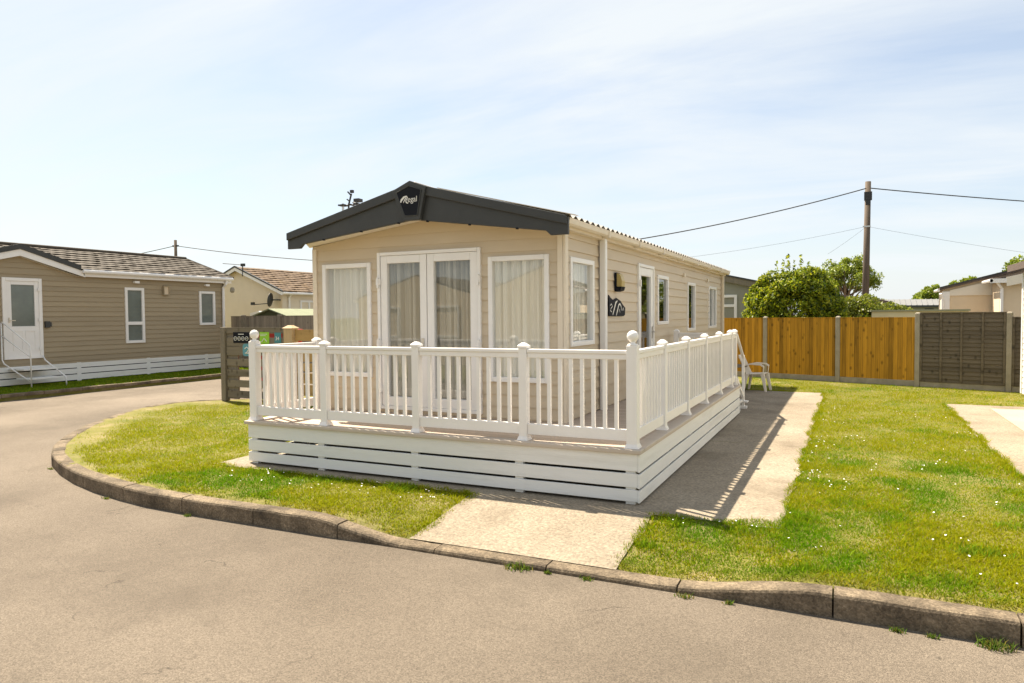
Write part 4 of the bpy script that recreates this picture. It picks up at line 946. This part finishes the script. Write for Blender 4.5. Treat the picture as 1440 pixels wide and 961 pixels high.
# grey close board fence behind the road
gf = Thing('plank_fence', 'weathered grey plank fence in front of the cream bungalow', 'fence', (-18, 19.1, 0))
for a, b in ((-20.55, -20.0), (-19.85, -18.3), (-18.12, -16.5), (-16.3, -14.4)):
    gf.part('fence_panel', MB().box(a, b, 19.1, 19.13, 0, 1.84).box(a, b, 19.09, 19.14, 1.841, 1.87), M['weather'])
for x in (-19.92, -18.21, -16.4, -14.3): gf.part('fence_post', MB().box(x - .07, x + .07, 19.05, 19.16, 0, 1.9), M['post_old'], bevel=.01)

# bin store with signs
bs = Thing('bin_store', 'weathered slatted timber bin store screen covered with small signs', 'bin store', (-11.3, 11.2, 0))
BYp = 11.2
bs.part('post', MB().box(-12.33, -12.2, BYp - .06, BYp + .07, 0, 1.60), M['post_old'], bevel=.01)
np_ = bs.part('post', MB().box(-10.50, -10.27, BYp - .09, BYp + .1, 0, 1.58), M['post_new'], bevel=.012, label='newer pale timber post')
bs.part('post_cap', MB().hexa([(-10.52, BYp - .11, 1.581), (-10.25, BYp - .11, 1.581), (-10.25, BYp + .12, 1.581), (-10.52, BYp + .12, 1.581)], [(-10.43, BYp - .03, 1.64), (-10.34, BYp - .03, 1.64), (-10.34, BYp + .04, 1.64), (-10.43, BYp + .04, 1.64)]), M['post_new'], parent=np_)
sl = MB()
for z0, z1 in ((1.47, 1.595), (1.19, 1.38), (1.0, 1.183), (.77, .92), (.54, .69), (.31, .465), (.08, .235)): sl.box(-12.18, -10.50, BYp - .02, BYp + .012, z0, z1)
bs.part('slat_panel', sl, M['slat'])
bt = MB()
for x, w_ in ((-12.19, .30), (-10.62, .09)): bs.part('batten', MB().box(x, x + w_, BYp + .013, BYp + .05, .05, 1.55), M['post_old'])
s2 = MB(); 
for z0, z1 in ((1.32, 1.55), (1.12, 1.25), (.9, 1.08), (.7, .86), (.45, .66), (.2, .42)): s2.box(-10.26, -8.2, BYp - .01, BYp + .02, z0, z1)
bs.part('slat_panel', s2, M['newslat'], label='newer golden slats')
s3 = MB()
for k in range(9): s3.box(-8.2, -8.17, BYp + .02, BYp + 2, .06 + k * .17, .19 + k * .17)
bs.part('slat_panel', s3, M['slat'])
ys_ = BYp - .03
def sign(name, x0, x1, z0, z1, m, rounded=0):
    if rounded:
        r = rounded; pts = []
        for cx_, cz_, a0 in ((x1 - r, z1 - r, 0), (x0 + r, z1 - r, PI / 2), (x0 + r, z0 + r, PI), (x1 - r, z0 + r, 1.5 * PI)):
            pts += [(cx_ + r * math.cos(a0 + i * PI / 8), ys_, cz_ + r * math.sin(a0 + i * PI / 8)) for i in range(5)]
        return bs.part(name, MB().prism(pts, (0, .008, 0)), M[m])
    return bs.part(name, MB().box(x0, x1, ys_, ys_ + .008, z0, z1), M[m])
sg = sign('sign', -11.97, -11.51, 1.265, 1.495, 'black')
ic = MB()
for i in range(4):
    cx_ = -11.905 + i * .11
    ring = [(cx_ + .040 * math.cos(t), ys_ - .003, 1.36 + .040 * math.sin(t)) for t in [k * 2 * PI / 12 for k in range(13)]]
    ic.tube(ring, .006, 4, False); ic.tube([(cx_ - .018, ys_ - .003, 1.36), (cx_ + .018, ys_ - .003, 1.37)], .005, 4)
ic.box(-11.82, -11.66, ys_ - .003, ys_ - .001, 1.445, 1.46)
bs.part('symbol', ic, M['whitesign'], parent=sg)
sg = sign('sign', -11.21, -10.95, 1.255, 1.50, 'green')
ic = MB().box(-11.19, -11.0, ys_ - .003, ys_ - .001, 1.45, 1.46).box(-11.19, -11.04, ys_ - .003, ys_ - .001, 1.42, 1.43); ic.tube([(-11.15, ys_ - .003, 1.29), (-11.08, ys_ - .003, 1.37), (-11.01, ys_ - .003, 1.30)], .011, 4)
bs.part('symbol', ic, M['letter'], parent=sg)
sg = sign('sign', -10.80, -10.62, 1.275, 1.49, 'teal')
tm = text_mesh('34', .11, .002)
for v in tm.vertices: x, y, z_ = v.co; v.co = (x - 10.775 + 11.3, ys_ - .003 - BYp - z_, y + 1.33)
bs.part('digits', tm, M['whitesign'], parent=sg)
sg = sign('sign', -11.70, -11.44, .985, 1.25, 'blue', .06)
ic = MB().tube([(-11.64, ys_ - .003, 1.14), (-11.58, ys_ - .003, 1.18), (-11.52, ys_ - .003, 1.14), (-11.58, ys_ - .003, 1.07), (-11.63, ys_ - .003, 1.05), (-11.51, ys_ - .003, 1.05)], .012, 4)
bs.part('symbol', ic, M['whitesign'], parent=sg)
# red container behind the slats
rb = Thing('fire_point', 'red cabinet half hidden behind the weathered slats', 'cabinet', (-11.3, 11.75, 0))
rb.part('cabinet_body', MB().box(-11.70, -10.7, 11.45, 11.9, .36, 1.52), M['red'], bevel=.02); rb.part('leg', MB().box(-11.66, -11.6, 11.5, 11.6, -.05, .359), M['dark']); rb.part('leg', MB().box(-10.8, -10.74, 11.5, 11.6, -.05, .359), M['dark'])
rb.part('lid', MB().hexa([(-11.72, 11.43, 1.521), (-10.68, 11.43, 1.521), (-10.68, 11.92, 1.521), (-11.72, 11.92, 1.521)], [(-11.7, 11.5, 1.54), (-10.7, 11.5, 1.54), (-10.7, 11.9, 1.55), (-11.7, 11.9, 1.55)]), M['red'])
# ------------------------------------------------------------------ garden fence on the right
gfx = [(-3.95, 21.62), (-2.12, 21.0), (-.26, 20.33), (1.50, 19.70), (3.24, 19.08), (5.0, 18.45)]
FN = Thing('garden_fence', 'garden fence of golden boards and grey lap panels between concrete posts', 'fence', (0, 20, 0))
ang = math.atan2(gfx[4][1] - gfx[1][1], gfx[4][0] - gfx[1][0])
def place(me_mb, name, m, x, y, parent=None, label=None, bevel=0):
    """local geometry: x along the fence, y away from camera, origin at x, y"""
    o = link(name, me_mb.mesh(name), m, parent or FN.o, bevel=bevel); o.location = (x, y - 20, 0); o.rotation_euler = (0, 0, ang)
    if label: o['label'] = label
    return o
for i, (x, y) in enumerate(gfx[1:], 1):
    top = (0, 1.72, 1.72, 1.80, 1.80, 1.72)[i]
    p = MB().box(-.055, .055, -.055, .055, -.05, top - .03).hexa([(-.055, -.055, top - .03), (.055, -.055, top - .03), (.055, .055, top - .03), (-.055, .055, top - .03)], [(-.03, -.03, top), (.03, -.03, top), (.03, .03, top), (-.03, .03, top)])
    place(p, 'fence_post', M['conc'], x, y, bevel=.008)
for i in range(5):
    (x0, y0), (x1, y1) = gfx[i], gfx[i + 1]; Lg = math.dist(gfx[i], gfx[i + 1]); a, b = .06, Lg - .06
    place(MB().box(a, b, -.02, .02, -.05, .14), 'gravel_board', M['conc'], x0, y0, bevel=.006)
    if i < 3:
        mb = MB(); u = a; top = 1.66
        while u < b - .01:
            w_ = min(.102, b - u); j = random.uniform(-.004, .004)
            mb.hexa([(u, -.022 + j, .142), (u + w_ + .012, -.010 + j, .142), (u + w_ + .012, .002 + j, .142), (u, .0 + j, .142)], [(u, -.022 + j, top), (u + w_ + .012, -.010 + j, top), (u + w_ + .012, .002 + j, top), (u, .0 + j, top)])
            u += w_
        place(mb, 'fence_panel', M['gold'], x0, y0, label='golden vertical close board panel')
        place(MB().box(a, b, -.028, .016, top + .0005, top + .025), 'panel_cap', M['gold'], x0, y0)
    else:
        mb = MB(); top = 1.775 if i == 3 else 1.66; z = .142; rr = random.Random(i)
        while z < top - .02:
            hh = min(.105, top - z); v = []; n = 14
            for k in range(n + 1):
                u = a + (b - a) * k / n; wz = .012 * mnoise.noise(Vector((u * 2.2, z * 9, i)))
                v += [(u, -.040, z + wz - .012), (u, -.008, z + hh), (u, .002, z + hh), (u, .0, z - .012)]
            mb.add(v, [(4 * k + q_, 4 * k + 4 + q_, 4 * k + 4 + (q_ + 1) % 4, 4 * k + (q_ + 1) % 4) for k in range(n) for q_ in range(4)]); z += .096
        place(mb, 'fence_panel', M['lap'], x0, y0, label='weathered grey horizontal lap panel')
        bt = MB(); 
        for t_ in (0, .25, .5, .75, 1): u = a + (b - a - .045) * t_; bt.box(u, u + .045, -.058, -.041, .145, top)
        bt.box(a, b, -.045, .02, top + .0005, top + .022); place(bt, 'panel_batten', M['lap'], x0, y0)

# ------------------------------------------------------------------ plastic chairs and table
def chair(x, y, z, rz, label):
    t = Thing('garden_chair', label, 'chair', (x, y, z)); t.o.rotation_euler = (0, 0, rz); t.o.scale = (.92, .92, .96); t.loc = (0, 0, 0)
    t.part('seat', MB().hexa([(-.22, -.22, .40), (.22, -.24, .42), (.22, .24, .42), (-.22, .22, .40)], [(-.22, -.22, .415), (.22, -.24, .445), (.22, .24, .445), (-.22, .22, .415)]), M['plast'], bevel=.01)
    for s_ in (-1, 1):
        t.part('leg', MB().hexa([(.25, s_ * .25 - .025, 0), (.30, s_ * .25 - .025, 0), (.30, s_ * .25 + .025, 0), (.25, s_ * .25 + .025, 0)], [(.14, s_ * .22 - .03, .42), (.24, s_ * .22 - .03, .43), (.24, s_ * .22 + .03, .43), (.14, s_ * .22 + .03, .42)]), M['plast'], bevel=.008)
        t.part('leg', MB().hexa([(-.30, s_ * .24 - .025, 0), (-.25, s_ * .24 - .025, 0), (-.25, s_ * .24 + .025, 0), (-.30, s_ * .24 + .025, 0)], [(-.23, s_ * .21 - .03, .42), (-.15, s_ * .21 - .03, .42), (-.15, s_ * .21 + .03, .42), (-.23, s_ * .21 + .03, .42)]), M['plast'], bevel=.008)
        ar = MB()
        for p, q_ in zip([(-.28, .62), (-.1, .66), (.14, .65), (.22, .60), (.20, .44)][:-1], [(-.28, .62), (-.1, .66), (.14, .65), (.22, .60), (.20, .44)][1:]):
            ar.hexa([(p[0], s_ * .25 - .03, p[1] - .015), (q_[0], s_ * .25 - .03, q_[1] - .015), (q_[0], s_ * .25 + .03, q_[1] - .015), (p[0], s_ * .25 + .03, p[1] - .015)], [(p[0] + .012, s_ * .25 - .03, p[1] + .015), (q_[0] + .012, s_ * .25 - .03, q_[1] + .015), (q_[0] + .012, s_ * .25 + .03, q_[1] + .015), (p[0] + .012, s_ * .25 + .03, p[1] + .015)])
        t.part('armrest', ar, M['plast'])
    bk = MB()
    for s0 in (-.22, -.13, -.045, .045, .13, .22 - .0):
        bk.hexa([(-.215, s0 - .028, .42), (-.195, s0 - .028, .42), (-.195, s0 + .028, .42), (-.215, s0 + .028, .42)], [(-.385, s0 * .9 - .028, .80), (-.365, s0 * .9 - .028, .80), (-.365, s0 * .9 + .028, .80), (-.385, s0 * .9 + .028, .80)])
    bk.hexa([(-.392, -.23, .79), (-.362, -.23, .79), (-.362, .23, .79), (-.392, .23, .79)], [(-.415, -.2, .87), (-.39, -.2, .87), (-.39, .2, .87), (-.415, .2, .87)])
    t.part('backrest', bk, M['plast'])
chair(-1.93, 17.3, .006, math.radians(-8), 'white plastic garden armchair at the far end of the concrete path')
tb = Thing('garden_table', 'small dark legged garden table beside the white plastic armchair', 'table', (-2.6, 17.3, .006))
tb.part('tabletop', MB().lathe((-2.6, 17.3, .56), [(.45, 0), (.46, .02), (.45, .03)], 24), M['post_old'])
for a in (.3, .3 + PI / 2, .3 + PI, .3 + 1.5 * PI): tb.part('leg', MB().tube([(-2.6 + .42 * math.cos(a), 17.3 + .42 * math.sin(a), .006), (-2.6 + .36 * math.cos(a), 17.3 + .36 * math.sin(a), .558)], .022, 8), M['dark'])

# ------------------------------------------------------------------ foliage
def leaves(name, pts, nrm, size, tones, loc, lum=None):
    n = len(pts); a = rng.normal(size=(n, 3)); d = nrm + .9 * a; d /= np.linalg.norm(d, axis=1)[:, None]
    t = np.cross(d, rng.normal(size=(n, 3))); t /= np.linalg.norm(t, axis=1)[:, None]; b = np.cross(d, t)
    s = size * rng.uniform(.6, 1.4, (n, 1)); P = pts - np.asarray(loc)
    v = np.stack([P - t * s, P + b * s * .45 - d * s * .1, P + t * s, P - b * s * .45 - d * s * .1], 1)
    me = bpy.data.meshes.new(name); me.vertices.add(4 * n); me.vertices.foreach_set('co', v.reshape(-1))
    me.loops.add(4 * n); me.loops.foreach_set('vertex_index', np.arange(4 * n, dtype=np.int32)); me.polygons.add(n); me.polygons.foreach_set('loop_start', np.arange(0, 4 * n, 4, dtype=np.int32))
    T = np.asarray(tones, float); c = T[rng.integers(0, len(T), n)] * rng.uniform(.7, 1.3, (n, 1))
    if lum is not None: c = c * lum[:, None]
    cc = np.ones((n, 4, 4)); cc[:, :, :3] = c[:, None, :]
    at = me.color_attributes.new('tone', 'FLOAT_COLOR', 'POINT'); at.data.foreach_set('color', cc.reshape(-1)); me.update(calc_edges=True); me.validate(); return me
def lumps(c, R, n, k, seed, low=-.3, sub=.36, fill=.25):
    """points on the shells of many small clumps spread over an ellipsoid"""
    g = np.random.default_rng(seed); q = g.normal(size=(k, 3)); q /= np.linalg.norm(q, axis=1)[:, None]; q[:, 2] = np.where(q[:, 2] < low, -q[:, 2], q[:, 2])
    cen = q * g.uniform(.55, .95, (k, 1)); rad = sub * g.uniform(.6, 1.25, k); i = g.integers(0, k, n)
    d = g.normal(size=(n, 3)); d /= np.linalg.norm(d, axis=1)[:, None]; d[:, 2] = np.where((d[:, 2] < -.2) & (g.random(n) < .6), -d[:, 2], d[:, 2])
    rr = rad[i][:, None] * g.uniform(1 - fill, 1.06, (n, 1)); p = cen[i] + d * rr
    return np.asarray(c) + p * np.asarray(R), d
def limb_tree(t, base, top, r, crownc, R, n, seed, m='bark', low=0.0):
    rr = random.Random(seed); tk = MB().tube([base, tuple(Vector(base).lerp(Vector(top), .5) + Vector((rr.uniform(-.1, .1), 0, 0))), top], [r, r * .8, r * .6], 8)
    t.part('trunk', tk, M[m], smooth=True)
    lm = MB()
    for k in range(n):
        a = rr.uniform(0, 2 * PI); e = rr.uniform(low, 1); tip = Vector(crownc) + Vector((R[0] * .8 * math.cos(a) * math.cos(e), R[1] * .8 * math.sin(a) * math.cos(e), R[2] * .8 * math.sin(e)))
        s0 = Vector(base).lerp(Vector(top), rr.uniform(.55, 1)); mid = s0.lerp(tip, .5) + Vector((rr.uniform(-.1, .1) * R[0], 0, .1 * R[2]))
        lm.tube([s0, mid, tip], [r * .4, r * .25, r * .08], 6)
    t.part('limbs', lm, M[m], smooth=True)
# glossy laurel behind the fence
bc = (-1.68, 24.8, 1.45); t = Thing('shrub', 'large dense rounded shrub with glossy leaves rising behind the golden fence', 'shrub', (-1.6, 24.6, 0))
p, d = lumps(bc, (1.58, 1.3, 1.72), 64000, 300, 11, -.6, .17)
q_ = (p - np.array(bc)) / np.array([1.58, 1.3, 1.72]); q_ = np.sign(q_) * np.abs(q_) ** np.array([.8, .8, .85]); p = np.array(bc) + q_ * np.array([1.58, 1.3, 1.72])
hole = (np.hypot((p[:, 0] + 1.62) / .55, (p[:, 2] - 1.95) / .55) < 1) & (p[:, 1] < 24.6) & (rng.random(len(p)) < .72); p, d = p[~hole], d[~hole]
sp_, sd_ = [], []
for sx, sz in ((-1.82, 3.62), (-2.15, 3.4), (-1.42, 3.6), (-1.62, 3.4), (-1.95, 3.45), (-1.2, 3.35)):
    n = 60; h = rng.random(n); sp_.append(np.stack([sx + rng.normal(0, .06, n) * (1.2 - h), 24.6 + rng.normal(0, .1, n), sz - .75 + h * .85], 1)); sd_.append(rng.normal(size=(n, 3)))
p = np.concatenate([p] + sp_); d = np.concatenate([d] + sd_)
t.part('crown', leaves('crown', p, d, .056, [(.13, .18, .012), (.19, .24, .014), (.27, .31, .018), (.045, .075, .01), (.38, .38, .025)], t.loc), M['leaf'])  # darkest tone paints leaf shadow into the colour of some leaves
limb_tree(t, (-1.62, 24.5, 0), (-1.65, 24.4, 1.9), .05, (-1.65, 24.5, 1.9), (1.1, .6, 1.2), 14, 4, 'palebark', .3)
def bush(name, label, cat, c, R, n, k, size, tones, seed, group=None, base=0, low=-.4, sub=.36):
    t = Thing(name, label, cat, (c[0], c[1], base), group); p, d = lumps(c, R, n, k, seed, low, sub)
    t.part('crown', leaves('crown', p, d, size, tones, t.loc), M['leaf']); return t
YG = [(.13, .16, .018), (.17, .19, .02), (.10, .13, .015), (.21, .22, .03)]
t = bush('hedge_bush', 'light green hedge bush between the large shrub and the pole', 'bush', (.25, 26.5, 1.5), (.95, .8, .85), 6000, 30, .055, YG, 21); limb_tree(t, (.25, 26.5, 0), (.25, 26.5, 1.2), .05, (.25, 26.5, 1.4), (.7, .6, .6), 6, 5)
t = bush('hedge_bush', 'bright yellow green hedge bush right of the pole', 'bush', (1.15, 27.2, 1.45), (.85, .8, .62), 5000, 30, .05, YG, 22); limb_tree(t, (1.15, 27.2, 0), (1.15, 27.2, 1.1), .05, (1.15, 27.2, 1.4), (.6, .6, .4), 6, 6)
TG = [(.17, .22, .025), (.21, .26, .03), (.125, .175, .02), (.27, .30, .04)]
def tree(label, c, R, n, k, size, seed, zb=0, sub=.3, nl=14, fill=.3):
    t = Thing('tree', label, 'tree', (c[0], c[1], zb), 'trees beyond the homes'); p, d = lumps(c, R, n, k, seed, -.25, sub, fill)
    t.part('crown', leaves('crown', p, d, size, TG, t.loc), M['leaf']); limb_tree(t, (c[0], c[1], zb), (c[0], c[1], c[2] - R[2] * .2), R[2] * .09, c, R, nl, seed)
tree('airy spreading tree standing behind the pole and large shrub', (-.25, 55.5, 3.7), (2.3, 2, 2.05), 15000, 90, .085, 31, 0, .2, 22, .6)
tree('distant dense round tree above the pale grey roof', (9.6, 109, 2.6), (2.1, 2.2, 2.6), 7000, 40, .22, 32)
tree('low distant tree peeking over the left half of the cream home roof', (8.9, 71, 2.6), (1.6, 1.6, 2.0), 5000, 40, .16, 33)
tree('bright tree crown rising behind the roof at the right edge', (13.4, 72, 3.6), (2.5, 2.0, 2.6), 6000, 40, .16, 34)
tree('farthest low tree on the skyline right of the pole', (4.2, 150, 2.2), (3.2, 2, 2.4), 3000, 30, .3, 35)
# ------------------------------------------------------------------ poles and cables
pl = Thing('utility_pole', 'tall dark wooden utility pole behind the golden fence', 'pole', (.62, 33.7, 0))
pl.part('pole_shaft', MB().tube([(.58, 33.7, 0), (.67, 33.8, 7.35)], [.155, .115], 12), M['pole'], smooth=True)
pl.part('bracket', MB().box(.52, .82, 33.6, 33.75, 6.55, 6.9).box(.58, .76, 33.6, 33.7, 6.35, 6.56), M['cable']); pl.part('bracket', MB().box(.48, .78, 33.62, 33.7, 5.42, 5.48), M['metal'])
lpole = Thing('utility_pole', 'distant wooden utility pole beyond the roof of the brown chalet', 'pole', (-64.5, 52.7, 0))
lpole.part('pole_shaft', MB().tube([(-64.5, 52.7, 0), (-64.5, 52.7, 10.1)], [.2, .15], 10), M['pole'], smooth=True); lpole.part('bracket', MB().box(-64.9, -64.1, 52.6, 52.8, 9.4, 9.55), M['cable'])
def cable(a, b, sag, r, label):
    a, b = Vector(a), Vector(b); pts = [a.lerp(b, i / 24) - Vector((0, 0, 4 * sag * (i / 24) * (1 - i / 24))) for i in range(25)]
    loc = tuple(a); solo('overhead_cable', MB().tube(pts, r, 6), M['cable'], label, 'cable', loc, 'overhead cables')
def ext(p, q, k): p, q = Vector(p), Vector(q); return tuple(p + (q - p) * k)
pt = (.66, 33.75, 7.08)
cable(pt, ext(pt, (-8.99, 29.11, 5.18), 1.5), .38, .022, 'thick dark cable from the tall pole down behind the beige home roof')
cable(pt, ext(pt, (6.64, 36.62, 6.66), 3.2), .22, .022, 'thick dark cable from the tall pole to the right edge')
pm = (.63, 33.65, 5.45)
cable(pm, ext(pm, (-5.72, 30.64, 4.46), 1.6), .2, .0045, 'thin faint cable from the middle of the pole to the left')
cable(pm, ext(pm, (6.65, 36.54, 4.45), 2.0), .15, .0045, 'thin faint cable from the middle of the pole to the right')
cable(pm, (-.85, 33, 4.3), .03, .0045, 'short thin cable dropping from the pole towards the shrub')
lt_ = (-64.5, 52.7, 9.5)
cable(lt_, ext(lt_, (-69.38, 50.35, 8.75), 6), .7, .04, 'cable from the distant pole falling left behind the chalet roof')
cable(lt_, ext(lt_, (-51.36, 58.93, 8.7), 2.5), .9, .04, 'cable from the distant pole passing left of the gable fascia')

# ------------------------------------------------------------------ homes behind the fence
t = home_y('park_home', 'sage grey park home with white window partly behind the large shrub', 'park home', -7.4, -2.95, 27.0, 36, 0, 2.86, .52, 'greywall', 'greytrim', 'post_old', .12, None, -5.2, barge=.2)
window(t, T_front(27.0), -4.95, -3.72, 1.1, 2.5, None, .1, .05, [('h', 2.1)], 'paned')
# cream home at right: gable with dark roof edge, porch in front
t = home_y('park_home', 'cream rendered home with dark sloping roof edge behind the grey fence', 'park home', 3.2, 11.2, 31.4, 32.6, 0, 2.66, 1.05, 'cream', 'greytrim', 'greytrim', .12, None, 7.2, barge=.06)
t.part('corner_trim', MB().box(3.17, 3.42, 31.34, 31.395, 0, 2.58), M['upvc']); t.part('downpipe', MB().tube([(3.1, 31.2, 2.5), (3.18, 31.28, 2.3), (3.2, 31.28, 0)], .05, 8), M['upvc']); t.part('gable_band', MB().prism([(3.42, 31.35, 2.42), (7, 31.35, 2.42), (7, 31.35, 3.5), (3.42, 31.35, 2.62)], (0, .045, 0)), M['soffit'])
t.part('porch_wall', MB().prism([(4.75, 29.8, 0), (7.9, 29.8, 0), (7.9, 29.8, 3.5), (4.75, 29.8, 2.86)], (0, 1.5, 0)), M['cream'])
t.part('porch_roof', MB().hexa([(4.5, 29.55, 2.92), (8.1, 29.55, 3.69), (8.1, 31.2, 3.69), (4.5, 31.2, 2.92)], [(4.5, 29.55, 2.98), (8.1, 29.55, 3.75), (8.1, 31.2, 3.75), (4.5, 31.2, 2.98)]), M['greytrim'])
t.part('gutter', MB().tube([(4.45, 29.5, 2.88), (4.45, 31.1, 2.88)], .06, 8).box(4.42, 4.9, 29.5, 29.54, 2.80, 2.95), M['upvc'])
t.part('downpipe', MB().tube([(4.62, 29.6, 2.86), (4.8, 29.72, 2.6), (4.8, 29.72, 0)], .05, 8), M['upvc']); t.part('barge_board', MB().hexa([(4.9, 29.5, 2.68), (8, 29.5, 3.33), (8, 29.54, 3.33), (4.9, 29.54, 2.68)], [(4.9, 29.5, 3.0), (8, 29.5, 3.68), (8, 29.54, 3.68), (4.9, 29.54, 3.0)]), M['soffit'])
# flat roofed outbuilding just behind the fence
t = Thing('outbuilding', 'low flat roofed outbuilding with pale yellow fascia behind the fence', 'outbuilding', (1.9, 25.4, 0))
t.part('wall', MB().box(.7, 3.2, 25.4, 27.6, 0, 1.62), M['cream']); t.part('fascia_board', MB().box(.64, 3.26, 25.3, 25.34, 1.63, 1.83), M['flatcream']); t.part('roof', MB().box(.6, 3.3, 25.25, 27.7, 1.831, 1.885), M['olive'])
# far grey home
t = Thing('park_home', 'far grey park home with pale ribbed roof on the skyline', 'park home', (4.8, 68, 0))
fx0, fx1 = 1.95, 8.2; yy = lambda x: 67.5 + (x - 2) * .47
def along(mb, x0, x1, d0, d1, z0a, z0b, z1a, z1b):
    return mb.hexa([(x0, yy(x0) + d0, z0a), (x1, yy(x1) + d0, z0a), (x1, yy(x1) + d1, z0b), (x0, yy(x0) + d1, z0b)], [(x0, yy(x0) + d0, z1a), (x1, yy(x1) + d0, z1a), (x1, yy(x1) + d1, z1b), (x0, yy(x0) + d1, z1b)])
t.part('wall', along(MB(), fx0, fx1, 0, 3, 0, 0, 2.3, 2.3), M['greywall'])
t.part('roof', along(MB(), fx0 + .1, fx1 + .2, -.3, 1.6, 2.32, 2.85, 2.40, 2.93), M['ribroof']); t.part('roof_rib', [along(m_, x, x + .06, -.31, 1.6, 2.40, 2.93, 2.44, 2.97) for m_ in [MB()] for x in np.arange(fx0 + .2, fx1, .42)][-1], M['ribroof'])
t.part('fascia_board', along(MB(), fx0, fx1 + .2, -.36, -.305, 2.22, 2.22, 2.38, 2.38), M['dark'])
for x in (3.6, 4.6): t.part('window', along(MB(), x, x + .45, -.04, -.002, 1.3, 1.3, 1.95, 1.95), M['dark'])
wq = t.part('window', along(MB(), 5.75, 6.45, -.05, -.002, 1.4, 1.4, 2.12, 2.12), M['dark']); t.part('pane', along(MB(), 5.87, 6.33, -.06, -.051, 1.5, 1.5, 2.0, 2.0), M['cream'], parent=wq)
t.part('gable_front', MB().prism([(.9, 66.6, 0), (2.9, 67.4, 0), (2.9, 67.4, 2.25), (1.75, 66.95, 2.78), (.9, 66.6, 2.3)], (0, .3, 0)), M['greywall'])
t.part('verge_trim', MB().tube([(.5, 66.3, 2.25), (1.75, 66.85, 2.86), (3.2, 67.4, 2.3)], .08, 4), M['dark'])
# roof of a brick home behind the pole
t = Thing('house', 'distant low brown roofed house half hidden by the pole and hedge', 'house', (.3, 48, 0))
t.part('wall', MB().box(-1.4, 1.9, 48, 52, 0, 2.6), M['cream']); t.part('roof', MB().hexa([(-1.7, 47.8, 2.9), (2.1, 47.8, 2.3), (2.1, 52, 2.3), (-1.7, 52, 2.9)], [(-1.7, 47.8, 3.15), (2.1, 47.8, 2.5), (2.1, 52, 2.5), (-1.7, 52, 3.15)]), M['greytrim'])
# white clad home at the right edge
t = Thing('park_home', 'white boarded home just entering at the right edge of the lawn', 'park home', (5.2, 14, 0))
WX = 3.36
t.part('side_wall', cladding(T_left(WX), 6.8, 18.35, .05, 2.62, [(17.0, 18.15, 1.35, 2.5)], .12, .015), M['skirt'])
t.part('end_wall', MB().box(WX, 7.2, 18.352, 18.4, .05, 2.7), M['skirt']); t.part('corner_trim', MB().box(WX - .03, WX + .05, 18.33, 18.43, .05, 2.62), M['upvc'])
window(t, T_left(WX), 17.0, 18.15, 1.35, 2.5, None, .08, .04, None, 'paned'); t.part('roof', MB().hexa([(WX - .25, 6.5, 2.66), (WX + 3.8, 6.5, 3.6), (WX + 3.8, 18.7, 3.6), (WX - .25, 18.7, 2.66)], [(WX - .25, 6.5, 2.8), (WX + 3.8, 6.5, 3.74), (WX + 3.8, 18.7, 3.74), (WX - .25, 18.7, 2.8)]), M['greytrim'])
t.part('back_wall', MB().box(7.2, 7.3, 6.8, 18.4, .05, 3.4), M['skirt']); t.part('floor', MB().box(WX + .05, 7.2, 6.8, 18.3, .05, .3), M['interior'])
# home across the road that the panes mirror
t = home_y('park_home', 'cream home across the road mirrored in the front panes', 'park home', -17.5, -12.2, -14.5, -7.2, 0, 2.5, .8, 'cream', 'tile', 'upvc', .25, None)
window(t, lambda u, v, w: (u, -7.1 + w, v), -16.8, -15.6, 1.0, 2.2, 'curtain', .08, .05)
window(t, lambda u, v, w: (u, -7.1 + w, v), -14.2, -12.9, 1.0, 2.2, 'curtain', .08, .05)
t = home_y('park_home', 'second cream home across the road mirrored in the panes', 'park home', -11, -6.2, -14, -5.6, 0, 2.6, .9, 'cream', 'tile', 'upvc', .25, None)
struct('opposite_lawn', MB().box(-40, 40, -30, -2.2, -.2, -.02), M['soil'])

# ------------------------------------------------------------------ render settings
SC.view_settings.view_transform = 'Standard'; SC.view_settings.look = 'None'; SC.view_settings.gamma = 1; SC.view_settings.use_curve_mapping = False
SC.view_settings.exposure = 1.5
SC.render.resolution_x, SC.render.resolution_y = 1024, 683
SC.render.engine = 'CYCLES'
SC.cycles.max_bounces = 8; SC.cycles.transparent_max_bounces = 16
